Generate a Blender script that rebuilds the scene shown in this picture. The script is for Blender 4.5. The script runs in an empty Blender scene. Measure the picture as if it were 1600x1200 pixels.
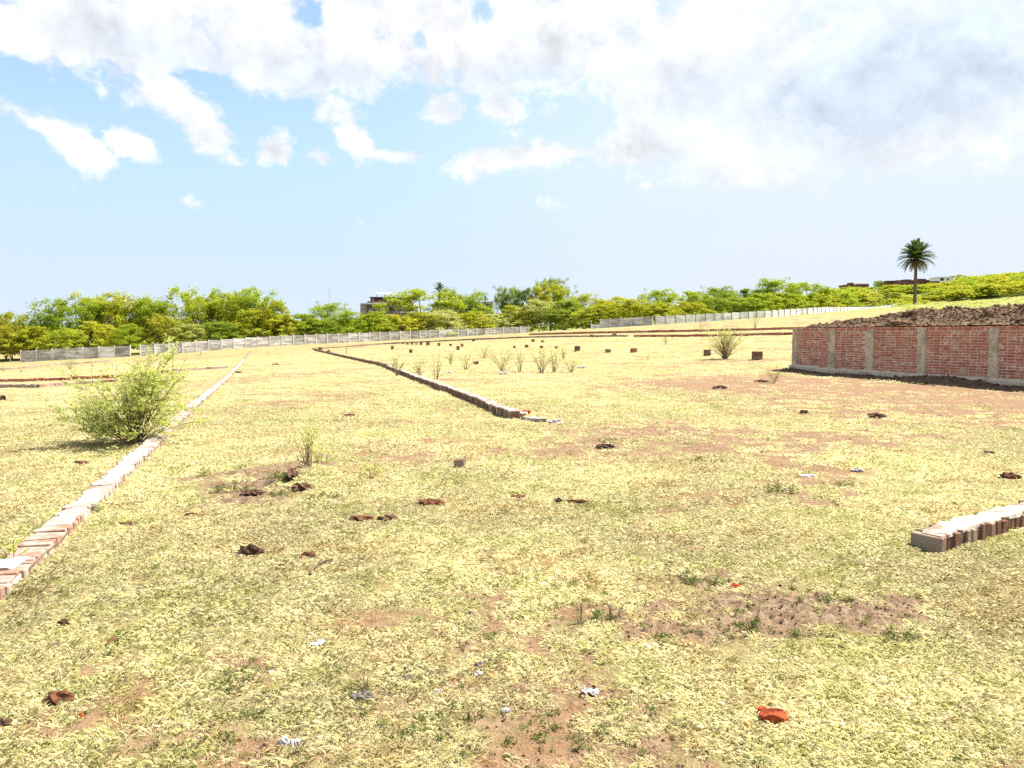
import bpy, math, random
import numpy as np
from mathutils import Vector, Matrix

R = math.radians
random.seed(7)
RNG = np.random.default_rng(11)
scene = bpy.context.scene
COL = scene.collection

# ------------------------------------------------------------------ camera, sky, sun, exposure
F_PX, CX, CY, HORIZON = 1209.0, 800.0, 600.0, 522.0      # photo is 1600 x 1200
CAM_H = 1.6
PITCH = -math.atan((CY - HORIZON) / F_PX)
cam_data = bpy.data.cameras.new('camera')
cam_data.sensor_width = 36.0
cam_data.lens = 36.0 * F_PX / 1600.0
cam_data.clip_start = 0.05
cam_data.clip_end = 9000.0
cam = bpy.data.objects.new('camera', cam_data)
COL.objects.link(cam)
cam.location = (0, 0, CAM_H)
cam.rotation_euler = (math.pi / 2 + PITCH, 0, 0)
scene.camera = cam
scene.render.resolution_x, scene.render.resolution_y = 1024, 768
scene.view_settings.view_transform = 'Standard'
scene.view_settings.look = 'None'
scene.view_settings.gamma = 1.0
scene.view_settings.use_curve_mapping = False
scene.view_settings.exposure = 1.36
scene.cycles.use_denoising = False
scene.cycles.max_bounces = 6
scene.cycles.transparent_max_bounces = 4

SUN_EL = R(55.0)
SUN_H = Vector((0.93, 0.36, 0)).normalized()             # horizontal direction towards the sun
SUN_DIR = Vector((SUN_H.x * math.cos(SUN_EL), SUN_H.y * math.cos(SUN_EL), math.sin(SUN_EL)))
SUN_AZ = math.atan2(SUN_H.x, SUN_H.y)                    # clockwise from +Y
sun_data = bpy.data.lights.new('sun', 'SUN')
sun_data.energy = 4.8
sun_data.angle = R(0.53)
sun_data.color = (1.0, 0.955, 0.88)
sun = bpy.data.objects.new('sun', sun_data)
sun.rotation_euler = SUN_DIR.to_track_quat('Z', 'Y').to_euler()
COL.objects.link(sun)

SKY_STRENGTH = 0.085


def px_dir(px, py):
    """world direction of a photo pixel"""
    v = Vector(((px - CX) / F_PX, 1.0, -(py - CY) / F_PX))
    c, s = math.cos(PITCH), math.sin(PITCH)
    return Vector((v.x, v.y * c - v.z * s, v.y * s + v.z * c))


def az_el(px, py):
    d = px_dir(px, py).normalized()
    return math.degrees(math.atan2(d.x, d.y)), math.degrees(math.asin(d.z))


class NT:
    """small node-tree helper"""
    def __init__(self, tree):
        self.t = tree
        tree.nodes.clear()

    def n(self, typ, **kw):
        nd = self.t.nodes.new(typ)
        for k, v in kw.items():
            setattr(nd, k, v)
        return nd

    def l(self, a, b):
        self.t.links.new(a, b)

    def put(self, sock, v):
        if isinstance(v, bpy.types.NodeSocket):
            self.l(v, sock)
        else:
            sock.default_value = v

    def math(self, op, a, b=0.0, c=0.0, clamp=False):
        nd = self.n('ShaderNodeMath', operation=op, use_clamp=clamp)
        self.put(nd.inputs[0], a); self.put(nd.inputs[1], b); self.put(nd.inputs[2], c)
        return nd.outputs[0]

    def vmath(self, op, a, b=None):
        nd = self.n('ShaderNodeVectorMath', operation=op)
        self.put(nd.inputs[0], a)
        if b is not None:
            self.put(nd.inputs[1], b)
        return nd.outputs['Value'] if op in ('LENGTH', 'DOT_PRODUCT') else nd.outputs['Vector']

    def rng(self, v, a, b, c=0.0, d=1.0, smooth=True):
        nd = self.n('ShaderNodeMapRange', interpolation_type='SMOOTHSTEP' if smooth else 'LINEAR')
        for i, x in enumerate((v, a, b, c, d)):
            self.put(nd.inputs[i], x)
        return nd.outputs[0]

    def noise(self, vec, scale, detail=4.0, rough=0.55, dist=0.0, dims='3D', lac=2.0):
        nd = self.n('ShaderNodeTexNoise', noise_dimensions=dims)
        if vec is not None:
            self.l(vec, nd.inputs['Vector'])
        self.put(nd.inputs['Scale'], scale)
        nd.inputs['Detail'].default_value = detail
        nd.inputs['Roughness'].default_value = rough
        nd.inputs['Distortion'].default_value = dist
        nd.inputs['Lacunarity'].default_value = lac
        return nd.outputs['Fac']

    def mix(self, fac, a, b, blend='MIX'):
        nd = self.n('ShaderNodeMix', data_type='RGBA', blend_type=blend)
        self.put(nd.inputs[0], fac)
        self.put(nd.inputs[6], a if isinstance(a, bpy.types.NodeSocket) else (*a, 1))
        self.put(nd.inputs[7], b if isinstance(b, bpy.types.NodeSocket) else (*b, 1))
        return nd.outputs[2]


# ---- sky: Nishita plus procedural cloud, all a function of direction
def build_world():
    w = bpy.data.worlds.new('World')
    scene.world = w
    w.use_nodes = True
    k = NT(w.node_tree)
    out = k.n('ShaderNodeOutputWorld')
    bg = k.n('ShaderNodeBackground')
    k.l(bg.outputs[0], out.inputs[0])
    bg.inputs['Strength'].default_value = SKY_STRENGTH
    sky = k.n('ShaderNodeTexSky')
    sky.sky_type = 'NISHITA'
    sky.sun_disc = False
    sky.sun_elevation = SUN_EL
    sky.sun_rotation = SUN_AZ
    sky.air_density = 1.0
    sky.dust_density = 1.2
    sky.ozone_density = 2.0
    tc = k.n('ShaderNodeTexCoord')
    d = tc.outputs['Generated']
    sep = k.n('ShaderNodeSeparateXYZ'); k.l(d, sep.inputs[0])
    X, Y, Z = sep.outputs
    az = k.math('MULTIPLY', k.math('ARCTAN2', X, Y), 57.2958)
    el = k.math('MULTIPLY', k.math('ARCSINE', Z), 57.2958)
    comb = k.n('ShaderNodeCombineXYZ'); k.l(az, comb.inputs[0]); k.l(el, comb.inputs[1])
    ae = comb.outputs[0]
    # cloud-plane coordinates: features shrink and flatten towards the horizon
    zz = k.math('ADD', k.math('MAXIMUM', Z, 0.0), 0.16)
    cp = k.n('ShaderNodeCombineXYZ')
    k.l(k.math('DIVIDE', X, zz), cp.inputs[0]); k.l(k.math('DIVIDE', Y, zz), cp.inputs[1])
    P = cp.outputs[0]
    # puffy edge noise works on direction, streak noise on the cloud plane
    n_big = k.noise(P, 1.5, 4.0, 0.55, 0.5)
    n_puff = k.noise(d, 11.0, 7.0, 0.66, 0.15)
    n_wisp = k.noise(k.vmath('MULTIPLY', d, (1.0, 1.0, 1.5)), 38.0, 4.0, 0.62, 0.6)
    # bank of cloud: lower edge as a curve of azimuth
    edge_pts = [(-180, 22), (-90, 20), (-50, 18)]
    for px, py in ((0, 118), (110, 118), (200, 142), (300, 132), (400, 150), (480, 160), (560, 150), (700, 148), (830, 150),
                   (930, 170), (1010, 205), (1200, 225), (1400, 230), (1600, 235)):
        edge_pts.append(az_el(px, py))
    edge_pts += [(60, 12.0), (120, 14), (180, 22)]
    fc = k.n('ShaderNodeFloatCurve')
    cu = fc.mapping.curves[0]
    pts = [((a + 180) / 360.0, e / 30.0) for a, e in edge_pts]
    cu.points[0].location = pts[0]
    cu.points[1].location = pts[-1]
    for p in pts[1:-1]:
        cu.points.new(*p)
    fc.mapping.update()
    k.l(k.math('DIVIDE', k.math('ADD', az, 180.0), 360.0), fc.inputs['Value'])
    edge = k.math('MULTIPLY', fc.outputs[0], 30.0)
    above = k.math('SUBTRACT', el, edge)
    cover = k.rng(above, -2.2, 2.6, 0.0, 0.98)
    cover = k.math('MULTIPLY', cover, k.rng(el, 28.0, 55.0, 1.0, 0.62))

    def blob(px, py, rx, ry, rot, amp):
        a, e = az_el(px, py)
        m = k.n('ShaderNodeMapping', vector_type='TEXTURE')
        k.l(ae, m.inputs['Vector'])
        m.inputs['Location'].default_value = (a, e, 0)
        m.inputs['Rotation'].default_value = (0, 0, R(rot))
        s = 57.2958 / F_PX
        m.inputs['Scale'].default_value = (rx * s, ry * s, 1)
        ln = k.vmath('LENGTH', m.outputs[0])
        return k.rng(ln, 1.45, 0.0, 0.0, amp)

    blobs = [(45, 185, 62, 22, -18, .78), (115, 222, 66, 26, -38, .95), (205, 226, 40, 24, -25, .86), (303, 318, 30, 16, -30, .55),
             (262, 146, 90, 46, -36, 1.0), (320, 195, 90, 42, -48, 1.05), (360, 245, 46, 32, -40, .85), (428, 236, 44, 38, -40, .95),
             (497, 242, 32, 20, 0, .8), (525, 175, 64, 40, -30, .85), (550, 212, 56, 32, -40, 1.0), (620, 243, 76, 14, -4, .9),
             (195, 148, 50, 28, -20, .8), (690, 170, 48, 38, 10, .9), (790, 165, 60, 28, 0, .8), (860, 172, 36, 18, 0, .65),
             (740, 255, 70, 30, 8, .90), (850, 240, 130, 42, 8, 1.0), (985, 225, 150, 64, 5, 1.05), (1180, 235, 240, 66, 0, 1.05),
             (1450, 225, 300, 70, 0, 1.05), (860, 318, 50, 20, 0, .5), (390, 322, 24, 14, -20, .45), (20, 372, 40, 12, 0, .4)]
    for b in blobs:
        cover = k.math('MAXIMUM', cover, blob(*b))
    holes = [(488, 22, 46, 30, -30, .8), (757, 16, 30, 22, -10, .75), (315, 122, 42, 11, -8, .55), (658, 62, 16, 16, -50, .5),
             (15, 100, 40, 14, -20, .5), (930, 192, 60, 20, -10, .5), (180, 8, 40, 14, 0, .4), (745, 158, 20, 10, 0, .35)]
    hole = 0.0
    for b in holes:
        hole = k.math('MAXIMUM', hole, blob(*b))
    cover = k.math('SUBTRACT', cover, hole)
    nz = k.math('ADD', k.math('MULTIPLY', k.math('SUBTRACT', n_puff, 0.5), 2.3), k.math('ADD', k.math('MULTIPLY', k.math('SUBTRACT', n_big, 0.5), 1.1), k.math('MULTIPLY', k.math('SUBTRACT', n_wisp, 0.5), 1.0)))
    dens = k.math('ADD', cover, nz)
    alpha = k.rng(dens, 0.34, k.rng(az, 2.0, 24.0, 0.92, 1.3))
    # thin veil: to the right and near the horizon
    veil = k.math('MULTIPLY', k.rng(az, -16.0, 20.0), k.rng(el, 40.0, 10.0, 0.25, 0.80))
    hz = k.rng(el, 21.0, 3.0, 0.0, 0.94)
    # cloud shading: denser parts have grey bases, lit tops and thin rims white
    dn = k.vmath('ADD', d, (SUN_DIR.x * 0.02, SUN_DIR.y * 0.02, 0.03))
    n_puff2 = k.noise(dn, 11.0, 4.0, 0.6, 0.15)
    relief = k.math('SUBTRACT', n_puff, n_puff2)
    core = k.rng(dens, 0.55, 1.05)
    gb = None
    for b in ((300, 95, 200, 34, -8, .5), (600, 135, 240, 34, -3, .75), (880, 130, 190, 34, 0, 1.0), (1080, 150, 130, 50, 12, 1.0), (1430, 120, 340, 95, 8, 1.15),
              (1300, 165, 260, 40, 0, .9)):
        v = blob(*b)
        gb = v if gb is None else k.math('MAXIMUM', gb, v)
    gn = k.rng(k.math('ADD', k.math('MULTIPLY', n_big, .6), k.math('MULTIPLY', n_puff, .4)), 0.38, 0.58)
    grey = k.math('MULTIPLY', k.math('ADD', k.math('MULTIPLY', gn, 0.22), k.math('MULTIPLY', gb, k.math('ADD', 0.35, k.math('MULTIPLY', gn, 0.65)))), core, clamp=True)
    lit = k.math('ADD', 0.97, k.math('MULTIPLY', relief, 1.1))
    white = (0.425, 0.425, 0.435)
    base = (0.295, 0.335, 0.390)
    ccol = k.mix(grey, white, base)
    sc = k.n('ShaderNodeVectorMath', operation='SCALE'); k.l(ccol, sc.inputs[0]); k.l(k.math('MULTIPLY', lit, 1.0 / SKY_STRENGTH), sc.inputs['Scale'])
    vcol = tuple(c / SKY_STRENGTH for c in (0.325, 0.352, 0.390))
    skyc = k.mix(1.0, sky.outputs[0], (1.22, 1.22, 1.22), 'MULTIPLY')
    hcol = k.mix(k.rng(el, 12.0, -1.0), tuple(c / SKY_STRENGTH for c in (0.228, 0.298, 0.394)), tuple(c / SKY_STRENGTH for c in (0.290, 0.338, 0.402)))
    c1 = k.mix(veil, k.mix(hz, skyc, hcol), vcol)
    c2 = k.mix(k.math('MULTIPLY', alpha, 0.97), c1, sc.outputs[0])
    k.l(c2, bg.inputs['Color'])
    w.cycles.sampling_method = 'NONE'


build_world()

# ------------------------------------------------------------------ noise and terrain height
_perm = np.random.default_rng(3).permutation(256)
_perm = np.concatenate([_perm, _perm])
_grad = np.random.default_rng(4).uniform(0, 2 * np.pi, 256)
_gx, _gy = np.cos(_grad), np.sin(_grad)


def perlin(x, y):
    xi = np.floor(x).astype(np.int64); yi = np.floor(y).astype(np.int64)
    xf, yf = x - xi, y - yi
    u = xf * xf * xf * (xf * (xf * 6 - 15) + 10); v = yf * yf * yf * (yf * (yf * 6 - 15) + 10)

    def g(ix, iy, dx, dy):
        h = _perm[_perm[ix & 255] + (iy & 255)]
        return _gx[h] * dx + _gy[h] * dy
    a = g(xi, yi, xf, yf); b = g(xi + 1, yi, xf - 1, yf)
    c = g(xi, yi + 1, xf, yf - 1); d = g(xi + 1, yi + 1, xf - 1, yf - 1)
    return (a + (b - a) * u) * (1 - v) + (c + (d - c) * u) * v


def fbm(x, y, octv=4, rough=0.5):
    s, a, f = 0.0, 1.0, 1.0
    for i in range(octv):
        s = s + a * perlin(x * f + 17.3 * i, y * f - 9.1 * i)
        a *= rough; f *= 2.03
    return s


def sstep(x, a, b):
    t = np.clip((x - a) / (b - a), 0, 1)
    return t * t * (3 - 2 * t)


def px_world(px, py, depth):
    d = px_dir(px, py)
    t = depth / d.y
    return np.array([d.x * t, depth, CAM_H + d.z * t])


_ctl = [px_world(*p) for p in (
    (32, 566, 121), (120, 561, 122), (210, 557, 124), (400, 542.5, 136), (600, 533, 150), (800, 524, 165), (925, 514, 150), (1020, 509, 146),
    (1200, 499, 155), (1300, 492, 172), (1400, 484, 215), (1237, 576, 29), (1600, 604, 20.5), (1427, 477, 140), (1550, 476, 150),
    (1500, 462, 235), (1600, 463, 215), (1400, 456, 330), (1600, 438, 330), (1150, 470, 300))]
_ctl += [np.array(p, float) for p in ((0, 0, 0), (-4, 5, 0), (4, 5, 0), (0, 9, 0), (-7, 12, -.03), (6, 12, .06), (0, 18, .05), (-12, 35, -.35), (0, -15, 0), (-30, -20, -1), (30, -20, 1.5),
         (-100, 40, -4.2), (60, 30, 2.6), (-160, 200, -4), (-60, 260, -1), (20, 300, 3), (-400, 600, -3), (0, 700, 4), (500, 700, 26), (-500, -300, -5), (500, -300, 12), (180, 60, 8), (0, -600, 0))]
_ctl = np.array(_ctl)
_S = 100.0


def _tps_k(r2):
    return 0.5 * r2 * np.log(r2 + 1e-12)


def _tps_fit():
    p = _ctl[:, :2] / _S
    n = len(p)
    K = _tps_k(((p[:, None] - p[None]) ** 2).sum(-1)) + np.eye(n) * 2e-4
    Pm = np.hstack([np.ones((n, 1)), p])
    A = np.zeros((n + 3, n + 3)); A[:n, :n] = K; A[:n, n:] = Pm; A[n:, :n] = Pm.T
    return np.linalg.solve(A, np.concatenate([_ctl[:, 2], np.zeros(3)]))


_W = _tps_fit()


def H0(x, y):
    x = np.asarray(x, float); y = np.asarray(y, float)
    rr = np.hypot(x, y)
    f = np.minimum(1.0, 650.0 / np.maximum(rr, 1.0))           # level out far away
    xs, ys = x * f / _S, y * f / _S
    p = _ctl[:, :2] / _S
    z = _W[-3] + _W[-2] * xs + _W[-1] * ys
    for i in range(len(p)):
        z = z + _W[i] * _tps_k((xs - p[i, 0]) ** 2 + (ys - p[i, 1]) ** 2)
    return z


def ground_at(px, py, dz=0.0, hf=H0, tmax=900):
    """world point where the ray through a photo pixel meets the ground (raised by dz)"""
    d = px_dir(px, py)
    t = np.geomspace(1.0, tmax, 2500)
    gap = CAM_H + d.z * t - hf(d.x * t, d.y * t) - dz
    i = np.where(gap <= 0)[0]
    i = i[0] if len(i) else len(t) - 1
    lo, hi = t[max(i - 1, 0)], t[i]
    for _ in range(20):
        m = 0.5 * (lo + hi)
        if CAM_H + d.z * m - float(hf(d.x * m, d.y * m)) - dz > 0: lo = m
        else: hi = m
    return Vector((d.x * hi, d.y * hi, CAM_H + d.z * hi))


# bare or rough patches, given in world metres: centre, half width, half depth, amount, roughness (clods)
def _patch(px, py, rx, ry, amt, rough=0.0):
    p = ground_at(px, py)
    return (p.x, p.y, rx, ry, amt, rough)


PATCHES = [_patch(*a) for a in (
    (420, 750, .85, 1.7, .80, .85), (475, 738, .5, 1.5, .85, 1.0), (1230, 962, 1.0, .50, .95, .9), (1330, 950, .85, .5, .9, .9), (1120, 905, .40, .28, .8, .9), (1060, 985, .5, .35, .9, .6),
    (760, 985, .7, .9, .72, .2), (820, 1100, .75, .45, .78, .25), (930, 1180, .6, .3, .75, .2), (60, 1150, .42, .2, .95, .1), (430, 1165, .4, .2, .8, .2),
    (230, 1040, .4, .3, .5, 0), (1420, 620, 5.5, 6.0, 1.4, .12), (1180, 600, 5.0, 5.0, 1.3, .12), (1050, 680, 2.6, 2.2, .95, .3), (920, 700, 1.4, 1.6, .85, .3), (1540, 632, 5.0, 5.0, 1.4, .1), (1160, 700, 2.2, 1.6, .8, .3), (1330, 685, 2.6, 1.4, .75, .3),
    (640, 705, 1.0, 1.6, .8, 0), (480, 625, 2.6, 4.0, .72, 0), (560, 600, 2.2, 3.5, .55, 0), (420, 590, 3.0, 7.0, .7, .1), (1300, 770, 1.2, .5, .7, .3), (1450, 990, .5, .35, .7, .6), (1560, 890, .5, .3, .6, .3),
    (850, 1010, .5, .5, .7, .3), (640, 1090, .5, .3, .6, .3), (310, 560, 5.0, 10.0, .5, 0), (1150, 565, 4.0, 3.0, .7, .1), (700, 545, 9.0, 9.0, .3, 0), (120, 640, 2.0, 2.0, .4, .1),
    (220, 822, .14, .08, .9, 0), (785, 785, .3, .2, .6, .4), (675, 790, .25, .15, .9, .3), (1200, 1175, .4, .12, .3, .3), (1010, 1165, .3, .15, .85, .1), (380, 1020, .35, .2, .5, .1))]


def patch_masks(x, y):
    dirt = np.zeros_like(x); rough = np.zeros_like(x)
    wob = fbm(x * 1.7, y * 1.7, 4, .6)
    for cx, cy, rx, ry, a, r in PATCHES:
        q = np.sqrt(((x - cx) / rx) ** 2 + ((y - cy) / ry) ** 2) + wob * 0.55
        m = sstep(q, 1.25, .35)
        dirt = np.maximum(dirt, m * a)
        rough = np.maximum(rough, m * r)
    general = sstep(fbm(x * .30 + 5, y * .30, 4, .6), .0, .5) * .66 + sstep(fbm(x * 2.3, y * 2.3 + 3, 4, .65), .06, .55) * .55
    dirt = np.clip(np.maximum(dirt, general), 0, 1.3)
    return dirt, rough


def HH(x, y):
    x = np.asarray(x, float); y = np.asarray(y, float)
    z = H0(x, y)
    r = np.hypot(x, y)
    near = 1 - sstep(r, 30, 80)
    dirt, rough = patch_masks(x, y)
    z = z + near * (0.035 * fbm(x * .6, y * .6, 3) + .008 * fbm(x * 4.0, y * 4.0, 2))
    clod = np.abs(fbm(x * 6.5, y * 6.5, 3, .6))
    z = z + near * rough * (0.030 * sstep(clod, .05, .55) + 0.022 * fbm(x * 16, y * 16, 3, .65))
    z = z - near * .012 * dirt
    for cx, cy, rx, ry, h in MOUNDS:
        z = z + h * np.exp(-(((x - cx) / rx) ** 2 + ((y - cy) / ry) ** 2))
    return z


_m = ground_at(478, 752); _m2 = ground_at(452, 746); _m3 = ground_at(400, 762)
MOUNDS = [(_m.x, _m.y, .30, .38, .17), (_m2.x - .02, _m2.y + .25, .10, .30, -.16), (_m3.x, _m3.y, .5, .3, .05)]


def hz(x, y):
    return float(HH(np.array([x]), np.array([y]))[0])


# ------------------------------------------------------------------ mesh helpers
def new_mesh(name, verts, faces):
    me = bpy.data.meshes.new(name)
    me.from_pydata([tuple(map(float, v)) for v in verts], [], [tuple(int(i) for i in f) for f in faces])
    me.update()
    return me


def quads_mesh(name, V, n=4):
    """V: (k, n, 3) array of separate n-gons"""
    k = len(V)
    me = bpy.data.meshes.new(name)
    me.vertices.add(k * n)
    me.vertices.foreach_set('co', V.reshape(-1).astype(np.float32))
    me.loops.add(k * n)
    me.loops.foreach_set('vertex_index', np.arange(k * n, dtype=np.int32))
    me.polygons.add(k)
    me.polygons.foreach_set('loop_start', np.arange(0, k * n, n, dtype=np.int32))
    me.polygons.foreach_set('loop_total', np.full(k, n, dtype=np.int32))
    me.update(calc_edges=True)
    return me


def obj(name, me, mat=None, parent=None, loc=(0, 0, 0), rot=(0, 0, 0), scale=(1, 1, 1), smooth=False):
    o = bpy.data.objects.new(name, me)
    COL.objects.link(o)
    if mat is not None and me is not None:
        if not me.materials:
            me.materials.append(mat)
        elif me.materials[0] != mat:
            o.material_slots[0].link = 'OBJECT'
            o.material_slots[0].material = mat
    o.parent = parent
    o.location = loc; o.rotation_euler = rot; o.scale = scale
    if smooth:
        me.polygons.foreach_set('use_smooth', np.ones(len(me.polygons), dtype=bool))
    return o


def tag(o, label, cat, group=None, kind=None):
    o['label'] = label
    o['category'] = cat
    if group: o['group'] = group
    o['kind'] = kind or 'thing'
    return o


def thing(name, label, cat, loc, rz=0.0, group=None, scale=(1, 1, 1)):
    o = bpy.data.objects.new(name, None)
    o.empty_display_size = 0.2
    COL.objects.link(o)
    o.location = loc; o.rotation_euler = (0, 0, rz); o.scale = scale
    return tag(o, label, cat, group)


class MB:
    """collects boxes, tubes and loose faces into one mesh"""
    def __init__(self):
        self.v, self.f = [], []

    def add(self, vs, fs):
        b = len(self.v)
        self.v += [tuple(v) for v in vs]
        self.f += [tuple(i + b for i in f) for f in fs]

    def box(self, c, s, rz=0.0, jit=0.0, M=None):
        vs = []
        for sx in (-.5, .5):
            for sy in (-.5, .5):
                for sz in (-.5, .5):
                    p = Vector((sx * s[0], sy * s[1], sz * s[2]))
                    if jit: p += Vector((random.uniform(-jit, jit), random.uniform(-jit, jit), random.uniform(-jit, jit)))
                    if rz: p.rotate(Matrix.Rotation(rz, 3, 'Z'))
                    p = p + Vector(c)
                    if M: p = M @ p
                    vs.append(p)
        self.add(vs, [(0, 1, 3, 2), (4, 6, 7, 5), (0, 4, 5, 1), (2, 3, 7, 6), (0, 2, 6, 4), (1, 5, 7, 3)])

    def tube(self, pts, rad, seg=6):
        pts = [Vector(p) for p in pts]
        rings = []
        n = len(pts)
        for i, p in enumerate(pts):
            t = (pts[min(i + 1, n - 1)] - pts[max(i - 1, 0)]).normalized()
            a = t.cross(Vector((0, 0, 1)))
            if a.length < 1e-3: a = Vector((1, 0, 0))
            a.normalize(); b = t.cross(a)
            r = rad[i] if isinstance(rad, (list, tuple)) else rad
            rings.append([p + (a * math.cos(2 * math.pi * j / seg) + b * math.sin(2 * math.pi * j / seg)) * r for j in range(seg)])
        vs = [v for r_ in rings for v in r_]
        fs = []
        for i in range(n - 1):
            for j in range(seg):
                fs.append((i * seg + j, i * seg + (j + 1) % seg, (i + 1) * seg + (j + 1) % seg, (i + 1) * seg + j))
        fs.append(tuple(range(seg - 1, -1, -1)))
        fs.append(tuple((n - 1) * seg + j for j in range(seg)))
        self.add(vs, fs)

    def mesh(self, name):
        return new_mesh(name, self.v, self.f)

    def build(self, name, mat, parent=None, **kw):
        return obj(name, self.mesh(name), mat, parent, **kw)


def bevel_box_mesh(name, s, b=0.006, jit=0.0, seed=0):
    """box with chamfered edges, base centre at origin bottom"""
    rnd = random.Random(seed)
    import bmesh
    bm = bmesh.new()
    bmesh.ops.create_cube(bm, size=1.0)
    for v in bm.verts:
        v.co = Vector((v.co.x * s[0] + rnd.uniform(-jit, jit), v.co.y * s[1] + rnd.uniform(-jit, jit), (v.co.z + .5) * s[2] + (rnd.uniform(-jit, jit))))
    if b > 0:
        bmesh.ops.bevel(bm, geom=list(bm.edges), offset=b, segments=1, affect='EDGES')
    me = bpy.data.meshes.new(name)
    bm.to_mesh(me); bm.free()
    return me


# ------------------------------------------------------------------ materials
def mat_base(name):
    m = bpy.data.materials.new(name)
    m.use_nodes = True
    k = NT(m.node_tree)
    out = k.n('ShaderNodeOutputMaterial')
    b = k.n('ShaderNodeBsdfPrincipled')
    b.inputs['Roughness'].default_value = 0.9
    b.inputs['Specular IOR Level'].default_value = 0.15
    k.l(b.outputs[0], out.inputs[0])
    return m, k, b, out


def bump(k, b, h, strength=0.5, dist=0.02):
    nd = k.n('ShaderNodeBump')
    nd.inputs['Strength'].default_value = strength
    nd.inputs['Distance'].default_value = dist
    k.l(h, nd.inputs['Height'])
    k.l(nd.outputs[0], b.inputs['Normal'])


def pos(k):
    return k.n('ShaderNodeNewGeometry').outputs['Position']


def attr(k, name):
    a = k.n('ShaderNodeAttribute'); a.attribute_name = name
    return a.outputs['Fac']


def simple_mat(name, c1, c2, scale=6.0, c3=None, s3=1.2, rough=.9, bstr=.4, bdist=.01, detail=6.0, objrand=0.0):
    m, k, b, _ = mat_base(name)
    p = pos(k)
    n = k.noise(p, scale, detail, .62)
    c = k.mix(k.rng(n, .32, .68), c1, c2)
    if c3 is not None:
        c = k.mix(k.rng(k.noise(p, s3, 5.0, .65, .4), .46, .64), c, c3)
    if objrand:
        oi = k.n('ShaderNodeObjectInfo')
        hsv = k.n('ShaderNodeHueSaturation')
        k.l(c, hsv.inputs['Color'])
        k.l(k.rng(oi.outputs['Random'], 0, 1, 1 - objrand, 1 + objrand, False), hsv.inputs['Value'])
        c = hsv.outputs[0]
    k.l(c, b.inputs['Base Color'])
    b.inputs['Roughness'].default_value = rough
    if bstr:
        bump(k, b, n, bstr, bdist)
    return m


def ground_mat():
    m, k, b, _ = mat_base('field_ground')
    p = pos(k)
    dirt = attr(k, 'dirt'); rough = attr(k, 'rough')
    n1 = k.noise(p, .35, 5.0, .6); n2 = k.noise(p, 2.6, 5.0, .6); n3 = k.noise(p, 17.0, 5.0, .7); n4 = k.noise(p, 80.0, 3.0, .7)
    straw = k.mix(k.rng(n3, .3, .7), (0.203, 0.162, 0.068), (0.385, 0.324, 0.142))
    green = k.mix(k.rng(n3, .3, .7), (0.149, 0.162, 0.046), (0.284, 0.297, 0.097))
    grass = k.mix(k.math('MULTIPLY', k.rng(k.math('ADD', k.math('MULTIPLY', n1, .6), k.math('MULTIPLY', n2, .4)), .44, .62), .60), straw, green)
    tuft = k.rng(k.math('ADD', k.math('MULTIPLY', n3, .6), k.math('MULTIPLY', n4, .4)), .42, .33)
    grass = k.mix(k.math('MULTIPLY', tuft, .55), grass, (.10, .075, .03))
    soil = k.mix(k.rng(n3, .3, .7), (0.163, 0.094, 0.048), (0.344, 0.225, 0.125))
    soil = k.mix(k.rng(n2, .45, .7), soil, (0.269, 0.147, 0.073))
    crust = k.mix(k.rng(n3, .35, .65), (0.125, 0.080, 0.046), (0.312, 0.225, 0.144))
    soil = k.mix(k.math('MULTIPLY', rough, .8), soil, crust)
    dm = k.math('ADD', dirt, k.math('ADD', k.math('MULTIPLY', k.math('SUBTRACT', n3, .5), 1.1), k.math('ADD', k.math('MULTIPLY', k.math('SUBTRACT', n2, .5), 1.0), k.math('MULTIPLY', k.math('SUBTRACT', n1, .5), .9))))
    c = k.mix(k.rng(dm, .33, .72), grass, soil)
    c = k.mix(k.math('MULTIPLY', attr(k, 'lush'), .85), c, k.mix(k.rng(n2, .35, .65), (0.150, 0.182, 0.036), (0.280, 0.299, 0.085)))
    k.l(c, b.inputs['Base Color'])
    h = k.math('ADD', k.math('MULTIPLY', n3, .6), k.math('MULTIPLY', n4, .4))
    bump(k, b, h, 1.0, .05)
    return m


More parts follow.
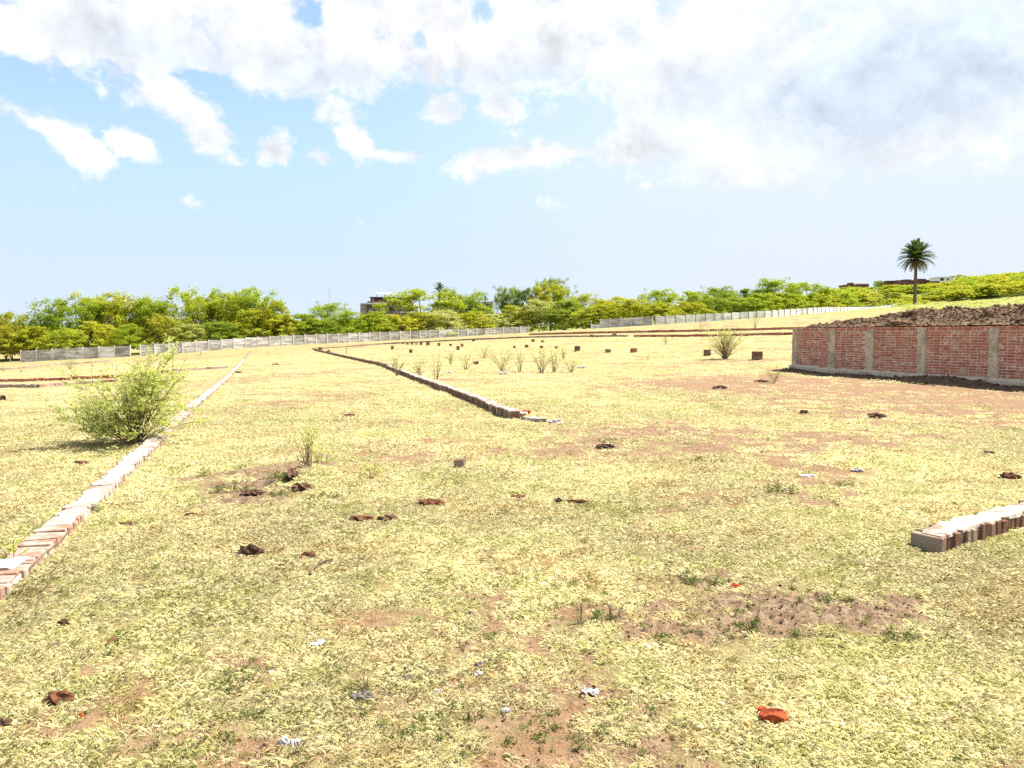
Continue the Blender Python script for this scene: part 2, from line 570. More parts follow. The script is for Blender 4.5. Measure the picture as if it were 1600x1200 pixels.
def blade_mat(name, cols, transl=.35, patchy=False):
    """thin leaf or blade: diffuse plus translucent, colour varies from plant to plant and within it"""
    m = bpy.data.materials.new(name)
    m.use_nodes = True
    k = NT(m.node_tree)
    out = k.n('ShaderNodeOutputMaterial')
    oi = k.n('ShaderNodeObjectInfo')
    geo = k.n('ShaderNodeNewGeometry')
    v = k.math('FRACT', k.math('ADD', oi.outputs['Random'], k.math('MULTIPLY', geo.outputs['Random Per Island'], 1.0)))
    mixv = k.math('ADD', k.math('MULTIPLY', geo.outputs['Random Per Island'], .55), k.math('MULTIPLY', oi.outputs['Random'], .45))
    if patchy:
        pn = k.math('ADD', k.math('MULTIPLY', k.noise(geo.outputs['Position'], .8, 2.0, .6), .6), k.math('MULTIPLY', k.noise(geo.outputs['Position'], 5.0, 2.0, .6), .4))
        mixv = k.math('ADD', k.math('MULTIPLY', mixv, .5), k.math('MULTIPLY', k.rng(pn, .36, .64), .5))
    ramp = k.n('ShaderNodeValToRGB')
    e = ramp.color_ramp.elements
    e[0].position, e[0].color = 0.1, (*cols[0], 1)
    e[1].position, e[1].color = 0.9, (*cols[-1], 1)
    for i, c in enumerate(cols[1:-1]):
        q = e.new(0.1 + .8 * (i + 1) / (len(cols) - 1)); q.color = (*c, 1)
    k.l(mixv, ramp.inputs[0])
    hsv = k.n('ShaderNodeHueSaturation')
    k.l(ramp.outputs[0], hsv.inputs['Color'])
    val = k.rng(v, 0, 1, .78, 1.2, False)
    if patchy:
        val = k.math('MULTIPLY', val, k.rng(k.noise(geo.outputs['Position'], .33, 3.0, .6), .34, .66, .90, 1.14))
    k.l(val, hsv.inputs['Value'])
    df = k.n('ShaderNodeBsdfDiffuse'); tr = k.n('ShaderNodeBsdfTranslucent')
    k.l(hsv.outputs[0], df.inputs[0]); k.l(hsv.outputs[0], tr.inputs[0])
    mx = k.n('ShaderNodeMixShader'); mx.inputs[0].default_value = transl
    k.l(df.outputs[0], mx.inputs[1]); k.l(tr.outputs[0], mx.inputs[2])
    k.l(mx.outputs[0], out.inputs[0])
    return m


def brick_mat(name, reds, smear, smear_amt, smear_scale=2.2):
    m, k, b, _ = mat_base(name)
    p = pos(k)
    oi = k.n('ShaderNodeObjectInfo'); geo = k.n('ShaderNodeNewGeometry')
    v = k.math('FRACT', k.math('ADD', k.math('MULTIPLY', oi.outputs['Random'], 7.13), geo.outputs['Random Per Island']))
    ramp = k.n('ShaderNodeValToRGB')
    e = ramp.color_ramp.elements
    e[0].position, e[0].color = 0, (*reds[0], 1)
    e[1].position, e[1].color = 1, (*reds[-1], 1)
    for i, c in enumerate(reds[1:-1]):
        q = e.new((i + 1) / (len(reds) - 1)); q.color = (*c, 1)
    k.l(v, ramp.inputs[0])
    n = k.noise(p, 24.0, 5.0, .65)
    c = k.mix(k.rng(n, .35, .7), ramp.outputs[0], (.16, .075, .05), 'MIX')
    c = k.mix(.35, ramp.outputs[0], c)
    sm = k.math('ADD', k.math('MULTIPLY', k.noise(p, smear_scale, 5.0, .65, .5), .6), k.math('ADD', k.math('MULTIPLY', k.noise(p, 14.0, 4.0, .6), .3), k.math('MULTIPLY', v, .1)))
    c = k.mix(k.math('MULTIPLY', k.rng(sm, .60 - smear_amt * .2, .66 - smear_amt * .12), .85), c, smear)
    k.l(c, b.inputs['Base Color'])
    bump(k, b, n, .5, .006)
    return m


M = {}
M['ground'] = ground_mat()
M['brick'] = brick_mat('red_brick', [(.31, .085, .055), (.48, .165, .10), (.38, .115, .07), (.50, .22, .14), (.42, .17, .11), (.33, .09, .058)], (.52, .44, .35), .30, 5.0)
M['brick_brown'] = brick_mat('weathered_brown_brick', [(.13, .070, .045), (.20, .105, .068), (.17, .095, .065), (.26, .13, .080)], (.28, .225, .165), .5)
M['brick_dusty'] = brick_mat('dusty_brick', [(0.257, 0.142, 0.097), (0.297, 0.176, 0.124), (0.230, 0.121, 0.084), (0.324, 0.209, 0.155)], (0.378, 0.317, 0.257), .9)
M['brick_white'] = brick_mat('lime_washed_brick', [(.34, .15, .10), (.44, .27, .19), (.38, .19, .12)], (.36, .34, .31), 1.5, 1.3)
M['brick_old_red'] = brick_mat('faded_red_brick', [(0.260, 0.111, 0.072), (0.299, 0.143, 0.098), (0.234, 0.098, 0.065)], (0.364, 0.305, 0.247), .7)
M['mortar'] = simple_mat('mortar', (.42, .35, .275), (.56, .48, .385), 14.0, (.60, .52, .43), 2.0)
M['cap'] = simple_mat('cement_cap', (0.285, 0.247, 0.203), (0.510, 0.450, 0.383), 22.0, (0.221, 0.156, 0.114), 2.6, bstr=.9, bdist=.015)
M['cement'] = simple_mat('rough_cement', (.43, .36, .265), (.58, .495, .375), 16.0, (.35, .28, .20), 2.5, bstr=.8, bdist=.02)
def streak_mat(name, cols, objrand):
    m, k, b, _ = mat_base(name)
    mp = k.n('ShaderNodeMapping'); k.l(pos(k), mp.inputs['Vector']); mp.inputs['Scale'].default_value = (.45, .45, 3.2)
    n = k.noise(mp.outputs[0], 1.0, 5.0, .65, .2)
    c = k.mix(k.rng(n, .42, .58), cols[0], cols[1])
    c = k.mix(k.math('MULTIPLY', k.rng(k.noise(pos(k), .5, 4.0, .6), .5, .66), .8), c, cols[2])
    oi = k.n('ShaderNodeObjectInfo'); hsv = k.n('ShaderNodeHueSaturation'); k.l(c, hsv.inputs['Color'])
    k.l(k.rng(oi.outputs['Random'], 0, 1, 1 - objrand, 1 + objrand, False), hsv.inputs['Value'])
    k.l(hsv.outputs[0], b.inputs['Base Color'])
    return m


M['precast'] = streak_mat('weathered_precast', [(.62, .60, .57), (.34, .315, .28), (.26, .24, .21)], .2)
M['precast_white'] = streak_mat('whitewashed_precast', [(.88, .87, .86), (.62, .60, .58), (.42, .40, .39)], .08)
M['post'] = simple_mat('precast_post', (.60, .57, .52), (.72, .69, .64), 3.0, bstr=.2)
M['post_dark'] = simple_mat('stained_precast_post', (.24, .17, .145), (.34, .25, .21), 3.0, bstr=.2)
M['soil'] = simple_mat('heaped_soil', (0.068, 0.041, 0.022), (0.203, 0.124, 0.068), 8.0, (0.223, 0.146, 0.084), 2.2, bstr=1.0, bdist=.06, detail=8.0)
M['soil_shaded'] = simple_mat('shade_darkened_soil', (0.042, 0.025, 0.015), (0.119, 0.073, 0.043), 8.0, (.12, .08, .05), 2.2, bstr=1.0, bdist=.05)  # dark soil with part of the wall's shade painted into its colour
M['clod'] = simple_mat('dark_clod', (.036, .020, .012), (.115, .062, .036), 26.0, bstr=.8, bdist=.01, objrand=.3)
M['clod_red'] = simple_mat('red_clod', (0.069, 0.027, 0.014), (0.181, 0.077, 0.037), 26.0, bstr=.8, bdist=.01, objrand=.2)
M['orange'] = simple_mat('orange_brick', (0.270, 0.049, 0.014), (0.405, 0.084, 0.024), 30.0, (.14, .026, .009), 14.0, bstr=.6, bdist=.008)
M['stone_white'] = simple_mat('white_stone', (0.270, 0.243, 0.230), (0.486, 0.459, 0.446), 20.0, bstr=.5, bdist=.008)
M['stone'] = simple_mat('grey_stone', (.11, .09, .075), (.20, .175, .15), 24.0, bstr=.6, bdist=.008, objrand=.2)
M['bark'] = simple_mat('bark', (.085, .058, .038), (.19, .14, .098), 9.0, bstr=.6)
M['twig'] = simple_mat('dry_twig', (.23, .16, .09), (.36, .27, .16), 9.0, bstr=.2)
M['wood'] = simple_mat('grey_wood', (.26, .21, .165), (.40, .34, .28), 9.0, bstr=.3)
M['paper'] = simple_mat('white_plastic', (0.510, 0.495, 0.510), (0.660, 0.660, 0.675), 20.0, bstr=.1)
M['rag'] = simple_mat('red_rag', (.45, .04, .035), (.55, .07, .05), 20.0, bstr=.1)
M['straw'] = blade_mat('dry_grass_blade', [(.50, .39, .19), (.71, .62, .345), (.82, .765, .50), (.67, .635, .315), (.47, .475, .19)], .40, True)
M['weed'] = blade_mat('weed_leaf', [(.085, .11, .03), (.16, .19, .055), (.28, .29, .10)], .30)
M['bush'] = blade_mat('pale_mesquite_leaf', [(.52, .57, .15), (.64, .68, .22), (.76, .78, .36)], .55)
M['leaf_yellow'] = blade_mat('yellow_green_leaf', [(.30, .32, .022), (.42, .43, .035), (.52, .51, .06)], .5)
M['leaf_green'] = blade_mat('green_leaf', [(.18, .26, .026), (.26, .34, .036), (.34, .40, .055)], .5)
M['leaf_bright'] = blade_mat('bright_green_leaf', [(.24, .32, .022), (.34, .41, .034), (.44, .48, .055)], .5)
M['leaf_dark'] = blade_mat('dark_green_leaf', [(.075, .14, .025), (.11, .19, .032), (.16, .23, .045)], .30)
M['leaf_olive'] = blade_mat('olive_brown_leaf', [(.28, .28, .026), (.36, .35, .038), (.42, .41, .055)], .45)
M['leaf_pale'] = blade_mat('pale_leaf', [(.36, .39, .085), (.45, .47, .13), (.54, .54, .19)], .5)
M['frond'] = blade_mat('palm_frond', [(.06, .10, .022), (.10, .145, .032), (.16, .20, .05)], .3)
M['frond_dry'] = blade_mat('dry_palm_frond', [(.15, .115, .04), (.22, .16, .06), (.27, .20, .08)], .25)
M['frond_blue'] = blade_mat('coconut_frond', [(.10, .15, .095), (.15, .20, .12), (.19, .24, .15)], .3)
M['house_wall'] = simple_mat('stained_plaster', (.36, .29, .255), (.46, .38, .34), 1.2, (.17, .115, .10), .5)
M['house_dark'] = simple_mat('dark_shed_wall', (.055, .045, .045), (.11, .09, .085), 1.2)
M['roof_red'] = simple_mat('rust_brown_roof', (.16, .06, .042), (.25, .10, .07), 1.5)
M['tin'] = simple_mat('pale_tin_sheet', (.55, .55, .58), (.68, .68, .70), 1.5, rough=.5)
M['glass'] = simple_mat('dark_window', (.02, .025, .025), (.04, .045, .04), 2.0, rough=.25, bstr=0)
M['cream'] = simple_mat('cream_plaster', (.52, .47, .40), (.62, .57, .50), 1.0, (.35, .30, .25), .6)
M['far_brick'] = simple_mat('far_red_brick', (.17, .062, .052), (.26, .105, .085), 1.2, (.20, .12, .11), .4)
M['white_paint'] = simple_mat('white_paint', (.72, .72, .73), (.80, .80, .80), 1.2)
M['steel'] = simple_mat('grey_steel', (.42, .43, .46), (.52, .53, .56), 3.0, rough=.5, bstr=0)


# ------------------------------------------------------------------ the ground: one sheet, finest in front of the viewer
def build_ground():
    ang = np.concatenate([np.linspace(-180, -46, 46, endpoint=False), np.linspace(-46, 46, 430), np.linspace(46, 180, 46)[1:-1]])
    ang = np.radians(ang)
    rad = [0.0]
    r = 0.5
    while r < 5200:
        rad.append(r)
        r *= 1.011 if 2.0 < r < 60 else 1.035
    rad = np.array(rad[1:])
    A, Rr = np.meshgrid(ang, rad)
    x = (Rr * np.sin(A)).ravel(); y = (Rr * np.cos(A)).ravel()
    z = HH(x, y)
    dirt, rough = patch_masks(x, y)
    na, nr = len(ang), len(rad)
    V = np.stack([x, y, z], 1)
    V = np.vstack([V, [[0, 0, hz(0, 0)]]])
    i = np.arange(nr - 1)[:, None] * na; j = np.arange(na)[None]; j2 = (j + 1) % na
    q = np.stack([i + j, i + na + j, i + na + j2, i + j2], -1).reshape(-1, 4)
    me = bpy.data.meshes.new('ground')
    nq = len(q)
    tri = np.stack([np.full(na, nr * na), np.arange(na), (np.arange(na) + 1) % na], 1)
    me.vertices.add(len(V)); me.vertices.foreach_set('co', V.ravel().astype(np.float32))
    loops = np.concatenate([q[:, ::-1].ravel(), tri[:, ::-1].ravel()]).astype(np.int32)
    me.loops.add(len(loops)); me.loops.foreach_set('vertex_index', loops)
    me.polygons.add(nq + na)
    st = np.concatenate([np.arange(nq) * 4, nq * 4 + np.arange(na) * 3]).astype(np.int32)
    tt = np.concatenate([np.full(nq, 4), np.full(na, 3)]).astype(np.int32)
    me.polygons.foreach_set('loop_start', st); me.polygons.foreach_set('loop_total', tt)
    me.update(calc_edges=True)
    lush = sstep(x * .75 + y * .35 + 9 * fbm(x * .06, y * .06, 3), 62, 92) * sstep(y, 60, 90)
    for nm, a in (('dirt', dirt), ('rough', rough), ('lush', lush)):
        at = me.attributes.new(nm, 'FLOAT', 'POINT')
        at.data.foreach_set('value', np.concatenate([a, [0]]).astype(np.float32))
    me.polygons.foreach_set('use_smooth', np.ones(len(me.polygons), dtype=bool))
    if me.polygons[nq // 2].normal.z < 0:
        me.flip_normals()
    o = obj('ground', me, M['ground'])
    o['kind'] = 'structure'; o['label'] = 'dry grass field with bare earth patches sloping up to the right'
    return o


build_ground()


# ------------------------------------------------------------------ brick wall that holds the soil heap
WA = ground_at(1237, 578); WB = ground_at(1600, 606)
WA = Vector((WA.x, WA.y, 0)); WB = Vector((WB.x, WB.y, 0))
WDIR = (WB - WA).normalized()
WNRM = Vector((WDIR.y, -WDIR.x, 0))
if WNRM.dot(WA) > 0: WNRM = -WNRM                       # outward, to the viewer
WLEN = (WB - WA).length + 3.6
WTOP = CAM_H + (522 - 513) / F_PX * WA.y                 # level top


def wall_point(s, t, z):
    p = WA + WDIR * s - WNRM * t
    return Vector((p.x, p.y, z))


def wall_s(px):
    """distance along the wall at which a photo column cuts it"""
    u = px_dir(px, 540); u = u.x / u.y
    return (u * WA.y - WA.x) / (WDIR.x - u * WDIR.y)


PILLARS = [0.14] + [wall_s(p) for p in (1300, 1360, 1441, 1553)]
PILLARS += [PILLARS[-1] + 2.25]
RZW = math.atan2(WDIR.y, WDIR.x)


def build_wall():
    base = thing('brick_retaining_wall', 'red brick wall with grey cement pillars holding back a soil heap', 'wall',
                 (WA.x, WA.y, hz(WA.x, WA.y)), RZW)
    inv = (Matrix.Translation(base.location) @ Matrix.Rotation(RZW, 4, 'Z')).inverted()
    side = 1.0 if (inv.to_3x3() @ WNRM).y > 0 else -1.0   # local y of the outward face

    def loc(s, t, z):                                     # t inward
        return inv @ wall_point(s, t, z)
    zb = min(hz(*(wall_point(s, 0, 0).xy)) for s in np.linspace(0, WLEN, 12)) - .25
    plinth_top = lambda s: hz(*wall_point(s, -.15, 0).xy) + .20 + .012 * math.sin(s * 3.1) + .010 * math.sin(s * 7.7)
    # mortar core, also the return along the far side
    mb = MB()
    a = loc(0, .008, zb); b_ = loc(WLEN, .23, WTOP - .01)
    mb.box(((a.x + b_.x) / 2, (a.y + b_.y) / 2, (a.z + b_.z) / 2), (abs(b_.x - a.x), abs(b_.y - a.y), b_.z - a.z))
    a = loc(0.0, .235, zb); b_ = loc(.23, 6.0, WTOP - .012)
    mb.box(((a.x + b_.x) / 2, (a.y + b_.y) / 2, (a.z + b_.z) / 2), (abs(b_.x - a.x), abs(b_.y - a.y), b_.z - a.z))
    mb.build('mortar', M['mortar'], base)
    # plinth: rough concrete strip
    n = 150
    vs, fs = [], []
    for i in range(n + 1):
        s = -.06 + (WLEN + .06) * i / n
        zt = plinth_top(s)
        j = [.010 * random.uniform(-1, 1) for _ in range(4)]
        for q, (t, z) in enumerate(((-.085 + j[0], zb), (-.075 + j[1], zt - .05 + j[2]), (-.05 + j[3], zt), (.03, zt + .004))):
            vs.append(loc(s, t, z))
    for i in range(n):
        for q in range(3):
            fs.append((i * 4 + q, (i + 1) * 4 + q, (i + 1) * 4 + q + 1, i * 4 + q + 1))
    fs.append((0, 1, 2, 3)); fs.append((n * 4 + 3, n * 4 + 2, n * 4 + 1, n * 4))
    obj('plinth', new_mesh('plinth', vs, fs), M['cement'], base)
    # pillars with ragged edges
    for s in PILLARS:
        w = .30 if s > .3 else .26
        m = 26
        vs, fs = [], []
        z0, z1 = plinth_top(s) - .03, WTOP - .03 + random.uniform(-.02, .01)
        for i in range(m + 1):
            z = z0 + (z1 - z0) * i / m
            e1, e2 = random.uniform(-.022, .022), random.uniform(-.022, .022)
            c = [random.uniform(-.005, .005) for _ in range(3)]
            for ss, t in ((s - w / 2 + e1, .03), (s - w / 2 + e1 + .012, -.028 + c[0]), (s, -.034 + c[1]), (s + w / 2 + e2 - .012, -.028 + c[2]), (s + w / 2 + e2, .03)):
                vs.append(loc(ss, t, z))
        for i in range(m):
            for q in range(4):
                fs.append((i * 5 + q, i * 5 + q + 1, (i + 1) * 5 + q + 1, (i + 1) * 5 + q))
        fs.append(tuple(m * 5 + q for q in range(5)))
        obj('pillar', new_mesh('pillar', vs, fs), M['cement'], base)
    # bricks
    stretch = [bevel_box_mesh('brick', (.216, .105, .061), .006, .005, i) for i in range(3)]
    header = [bevel_box_mesh('brick', (.100, .105, .061), .006, .005, 10 + i) for i in range(3)]
    soldier = [bevel_box_mesh('brick', (.066, .105, .108), .005, .004, 20 + i) for i in range(3)]
    places = []
    course = .079
    top = WTOP - .118
    bays = [(PILLARS[i] + .165, PILLARS[i + 1] - .165) for i in range(len(PILLARS) - 1)]
    for s0, s1 in bays:
        k_ = 0
        z = top
        while z - course > plinth_top((s0 + s1) / 2) - .06:
            z -= course
            s = s0 + random.uniform(-.03, .0)
            ph = k_ % 2
            i = 0
            while s < s1 - .05:
                use_h = (i + ph) % 3 == 2 or (ph and i == 0)
                L = .106 if use_h else .222
                if s + L > s1 + .05: L, use_h = .106, True
                if s + L > s1 + .03: break
                places.append((s + L / 2, z, header if use_h else stretch, z > plinth_top(s) - .03))
                s += L + .013
                i += 1
            k_ += 1
    s = .30
    while s < WLEN - .05:
        places.append((s, WTOP - .112, soldier, True))
        s += .078
    places = [p for p in places if p[3]]
    places.sort(key=lambda p: -p[0])                       # nearest the viewer first
    in_view = wall_s(1600) + .15
    pick = [p for p in places if p[0] < in_view][:300]
    chosen = set(id(p) for p in pick)
    rest = MB()
    for p in places:
        s, z, kind, _ = p
        me = random.choice(kind)
        q = loc(s, .053 + random.uniform(-.008, .005), z)
        tilt = random.uniform(-.012, .012)
        if id(p) in chosen:
            obj('brick', me, M['brick'], base, loc=q, rot=(0, tilt, random.uniform(-.02, .02)))
        else:
            co = [Vector(v.co) for v in me.vertices]
            rest.add([q + Matrix.Rotation(tilt, 3, 'Y') @ c for c in co], [tuple(pl.vertices) for pl in me.polygons])
    o = rest.build('brick_course', M['brick'], base)
    o['kind'] = 'stuff'
    # dark spoil along the foot, darkened further as wall shade
    return base


build_wall()


def lump_mesh(name, seed, sub=2, amp=.35, squash=1.0, freq=1.6):
    import bmesh
    bm = bmesh.new()
    bmesh.ops.create_icosphere(bm, subdivisions=sub, radius=1.0)
    rnd = np.random.default_rng(seed)
    off = rnd.uniform(0, 50, 2)
    for v in bm.verts:
        c = v.co.copy()
        d = 1 + amp * float(perlin(np.array([c.x * freq + off[0] + c.z]), np.array([c.y * freq + off[1] - c.z * .7]))[0]) * 1.6
        d += amp * .5 * float(perlin(np.array([c.x * freq * 2.7 + off[1]]), np.array([c.y * freq * 2.7 + c.z * 2.2]))[0])
        if sub > 2: d += .16 * float(perlin(np.array([c.x * 7 + off[0]]), np.array([c.y * 7 + c.z * 6]))[0])
        v.co = Vector((c.x * d, c.y * d, c.z * d * squash))
    me = bpy.data.meshes.new(name)
    bm.to_mesh(me); bm.free()
    return me


LUMPS = [lump_mesh('lump', i, 1, .5, .75) for i in range(8)]


def lumps_into(mb, pts_sizes):
    for (p, r) in pts_sizes:
        me = random.choice(LUMPS)
        rot = Matrix.Rotation(random.uniform(0, 6.28), 3, 'Z') @ Matrix.Rotation(random.uniform(-.5, .5), 3, 'X')
        mb.add([Vector(p) + rot @ (Vector(v.co) * r) for v in me.vertices], [tuple(f.vertices) for f in me.polygons])


def build_heap():
    root = thing('soil_heap', 'long heap of dark brown loose soil behind the brick wall', 'soil heap', wall_point(3, 2, WTOP - .4))
    ns, nt = 360, 130
    S = np.linspace(.24, WLEN + 2, ns); T = np.linspace(.13, 5.6, nt)
    SS, TT = np.meshgrid(S, T, indexing='ij')
    crest = .12 + .36 * sstep(SS, .2, 3.6) + .10 * sstep(SS, 5, 10)
    prof = sstep(TT, -.2, 2.2) * (1 - .75 * sstep(TT, 3.6, 5.6))
    z = WTOP + .015 + crest * prof
    z += (.10 * fbm(SS * .9, TT * .9, 3, .5) + .16 * np.abs(fbm(SS * 2.6, TT * 2.6, 4, .6))) * sstep(TT, .10, .9) + .09 * np.abs(fbm(SS * 6, TT * 6, 3, .6)) * sstep(TT, .05, .3)
    z = np.where(SS < .6, np.minimum(z, WTOP + .25 * (SS - .1) / .5 + .05), z)
    edge = np.zeros_like(z, bool); edge[:, -1] = True; edge[0, :] = True
    z = np.where(edge, WTOP - .35, z)
    V = [wall_point(SS[i, j], TT[i, j], z[i, j]) - Vector(root.location) for i in range(ns) for j in range(nt)]
    Fc = [(i * nt + j, (i + 1) * nt + j, (i + 1) * nt + j + 1, i * nt + j + 1) for i in range(ns - 1) for j in range(nt - 1)]
    me = new_mesh('earth', V, Fc)
    if me.polygons[100].normal.z < 0: me.flip_normals()
    obj('earth', me, M['soil'], root)
    mb = MB()
    items = []
    for _ in range(2600):
        i, j = random.randrange(3, ns - 2), random.randrange(1, nt - 8)
        r = random.choice((.025, .03, .035, .04, .05, .07))
        items.append((wall_point(SS[i, j], TT[i, j], z[i, j] + r * .2) - Vector(root.location), r))
    for s, t, r in ((4.0, 1.5, .24), (3.85, 1.3, .2), (4.2, .35, .15), (4.45, .3, .17), (4.6, .35, .12), (8.3, .4, .12), (8.45, .35, .1), (6.9, 1.0, .16), (7.4, 1.8, .2), (9.0, 2.0, .2)):
        i = int(np.argmin(np.abs(S - s))); j = int(np.argmin(np.abs(T - t)))
        items.append((wall_point(s, t, z[i, j] + r * .3) - Vector(root.location), r))
    for _ in range(60):                                   # crumbs lying on the wall top
        s = random.uniform(.3, WLEN - .2)
        items.append((wall_point(s, random.uniform(.03, .15), WTOP + .02) - Vector(root.location), random.uniform(.02, .05)))
    lumps_into(mb, items)
    o = mb.build('clods', M['soil'], root)
    o['kind'] = 'stuff'
    # foot of the wall: fallen spoil, coloured darker to stand in for the wall's shade
    r2 = thing('spoil_ridge', 'low ridge of dark spilled soil, darkened further as shade, along the foot of the brick wall', 'soil', wall_point(5, -.4, 0) + Vector((0, 0, hz(*wall_point(5, -.4, 0).xy))))
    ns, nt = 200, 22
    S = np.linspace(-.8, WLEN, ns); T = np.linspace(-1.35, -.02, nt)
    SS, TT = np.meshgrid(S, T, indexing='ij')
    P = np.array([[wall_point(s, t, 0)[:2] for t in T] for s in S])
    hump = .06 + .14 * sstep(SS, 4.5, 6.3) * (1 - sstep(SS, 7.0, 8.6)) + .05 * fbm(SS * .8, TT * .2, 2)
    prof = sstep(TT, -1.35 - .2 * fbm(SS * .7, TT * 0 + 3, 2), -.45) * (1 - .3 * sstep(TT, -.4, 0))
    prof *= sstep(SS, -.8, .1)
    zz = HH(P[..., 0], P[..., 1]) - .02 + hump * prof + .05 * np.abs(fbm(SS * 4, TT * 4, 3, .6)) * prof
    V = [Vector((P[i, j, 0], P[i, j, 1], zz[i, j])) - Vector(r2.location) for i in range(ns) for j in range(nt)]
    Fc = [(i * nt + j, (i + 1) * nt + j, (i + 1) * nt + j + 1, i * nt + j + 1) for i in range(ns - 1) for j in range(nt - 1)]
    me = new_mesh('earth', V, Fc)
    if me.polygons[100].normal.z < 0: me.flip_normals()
    obj('earth', me, M['soil_shaded'], r2)
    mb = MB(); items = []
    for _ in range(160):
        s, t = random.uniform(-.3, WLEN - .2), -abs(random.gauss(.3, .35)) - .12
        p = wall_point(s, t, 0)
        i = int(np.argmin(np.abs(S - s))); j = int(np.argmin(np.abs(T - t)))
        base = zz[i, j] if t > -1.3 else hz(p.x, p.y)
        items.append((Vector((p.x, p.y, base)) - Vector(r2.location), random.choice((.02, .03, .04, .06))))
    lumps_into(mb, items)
    o = mb.build('clods', M['soil_shaded'], r2); o['kind'] = 'stuff'


build_heap()


# ------------------------------------------------------------------ low brick kerbs round the plots
KB = [bevel_box_mesh('brick', (.075, .222, .17), .006, .005, 40 + i) for i in range(4)]   # x runs along the kerb


def kerb(label, pts, mat, width=.23, h=.11, max_parts=300, caps=(), course_from=None, jitter=.008, coarse=.26, group=None, red=None, core_mat='mortar'):
    """pts: world xy polyline. bricks on edge; nearest ones single, the rest one course; caps: (start, end) metres plastered"""
    pts = [Vector((p[0], p[1], 0)) for p in pts]
    root = thing('plot_kerb', label, 'kerb', (pts[0].x, pts[0].y, hz(pts[0].x, pts[0].y)), group=group)
    O = Vector(root.location)
    seg, L = [], 0.0
    for a, b in zip(pts, pts[1:]):
        seg.append((L, a, b, (b - a).length)); L += (b - a).length

    def at(s):
        for s0, a, b, l in seg:
            if s <= s0 + l or (s0, a, b, l) == seg[-1]:
                t = (s - s0) / l
                return a.lerp(b, t), (b - a).normalized()
    n, s = 0, 0.0
    course = MB(); core = MB()
    while s < L:
        p, d = at(s)
        rz = math.atan2(d.y, d.x)
        dist = p.length
        z = hz(p.x, p.y)
        if n < max_parts:
            me = random.choice(KB)
            nx = Vector((-d.y, d.x, 0)) * random.uniform(-.012, .012)
            top = z + h + random.uniform(-jitter, jitter)
            m_ = (red if red and random.random() < .3 and s < red_len(label) else mat)
            obj('brick', me, m_, root, loc=(p.x + nx.x - O.x, p.y + nx.y - O.y, top - .17 - O.z), rot=(random.uniform(-.02, .02), random.uniform(-.03, .03), rz + random.uniform(-.04, .04)),
                scale=(1, width / .23, 1))
            n += 1; s += .083
        else:
            cs = coarse * (1 if dist < 50 else 2.5)
            hh = h + random.uniform(-.02, .02)
            course.box((p.x - O.x, p.y - O.y, z + hh / 2 - .04 - O.z), (cs - .012, width * random.uniform(.95, 1.08), hh + .08), rz + random.uniform(-.03, .03), .006)
            s += cs
    if n:
        e = min(L, n * .083)
        st = 0.0
        while st < e - .3:
            l = min(.8, e - st)
            p, d = at(st + l / 2)
            core.box((p.x - O.x, p.y - O.y, hz(p.x, p.y) + h / 2 - .05 - O.z), (l, width * .86, h + .06), math.atan2(d.y, d.x))
            st += l + .001
        core.build('mortar', M[core_mat], root)
    if course.v:
        o = course.build('brick_course', mat, root); o['kind'] = 'stuff'
    for c0, c1 in caps:
        st = c0
        while st < c1:
            l = random.uniform(.45, .95)
            m = max(4, int(l / .09)); vs, fs = [], []
            for i in range(m + 1):
                q = st + l * i / m
                p, d = at(q); nr = Vector((-d.y, d.x, 0))
                z = hz(p.x, p.y) + h
                w1, w2 = width / 2 + random.uniform(-.045, .014), width / 2 + random.uniform(-.045, .014)
                t = .016 + random.uniform(-.010, .012)
                if i in (0, m): t *= .5
                for off, zz in ((-w1, -.012), (-w1 + .012, t * .7), (0, t), (w2 - .012, t * .7), (w2, -.012)):
                    v = p + nr * off
                    vs.append((v.x - O.x, v.y - O.y, z + zz - O.z))
            for i in range(m):
                for q in range(4):
                    fs.append((i * 5 + q, i * 5 + q + 1, (i + 1) * 5 + q + 1, (i + 1) * 5 + q))
            fs.append((0, 1, 2, 3, 4)); fs.append(tuple(m * 5 + q for q in range(4, -1, -1)))
            me = new_mesh('cement_cap', vs, fs)
            if me.polygons[1].normal.z < 0: me.flip_normals()
            obj('cement_cap', me, M['cap'], root)
            st += l + random.choice((.01, .02, .06, .15))
    return root


def red_len(label):
    return 2.6


def gp(px, py, dz=0.0):
    p = ground_at(px, py, dz)
    return (p.x, p.y)


LK = [gp(8, 890, .07), gp(130, 785, .07), gp(268, 662, .07), gp(392, 548, .07)]
LK_DIR = (Vector(LK[2]) - Vector(LK[0])).normalized()
LK_START = Vector(LK[0]) - LK_DIR * 1.6
kerb('long low brick kerb with pale cement top running past the big bush', [LK_START + LK_DIR * 0.85, LK[1], LK[2], LK[3]], M['brick_dusty'], max_parts=300, h=.07,
     caps=((2.0, 5.5), (5.7, 7.6), (7.9, 60.0)))
MK = [gp(803, 641, .16), gp(745, 618, .16), gp(660, 590, .15), gp(600, 568, .13), gp(492, 546, .1)]
kerb('low brick kerb with whitish top and dark side across the middle of field', MK, M['brick_brown'], h=.14, max_parts=300, caps=((0, 3.2), (3.6, 9.5), (9.9, 26)), width=.24)
RKA, RKB = Vector(gp(1453, 836, .11)), Vector(gp(1600, 793, .11))
kerb('short thick whitewashed brick kerb entering at the right edge', [RKA, RKA + (RKB - RKA).normalized() * 3.2], M['brick_brown'], h=.115, width=.24, max_parts=60, caps=((.0, .52), (.66, 3.1)), core_mat='brick_brown')
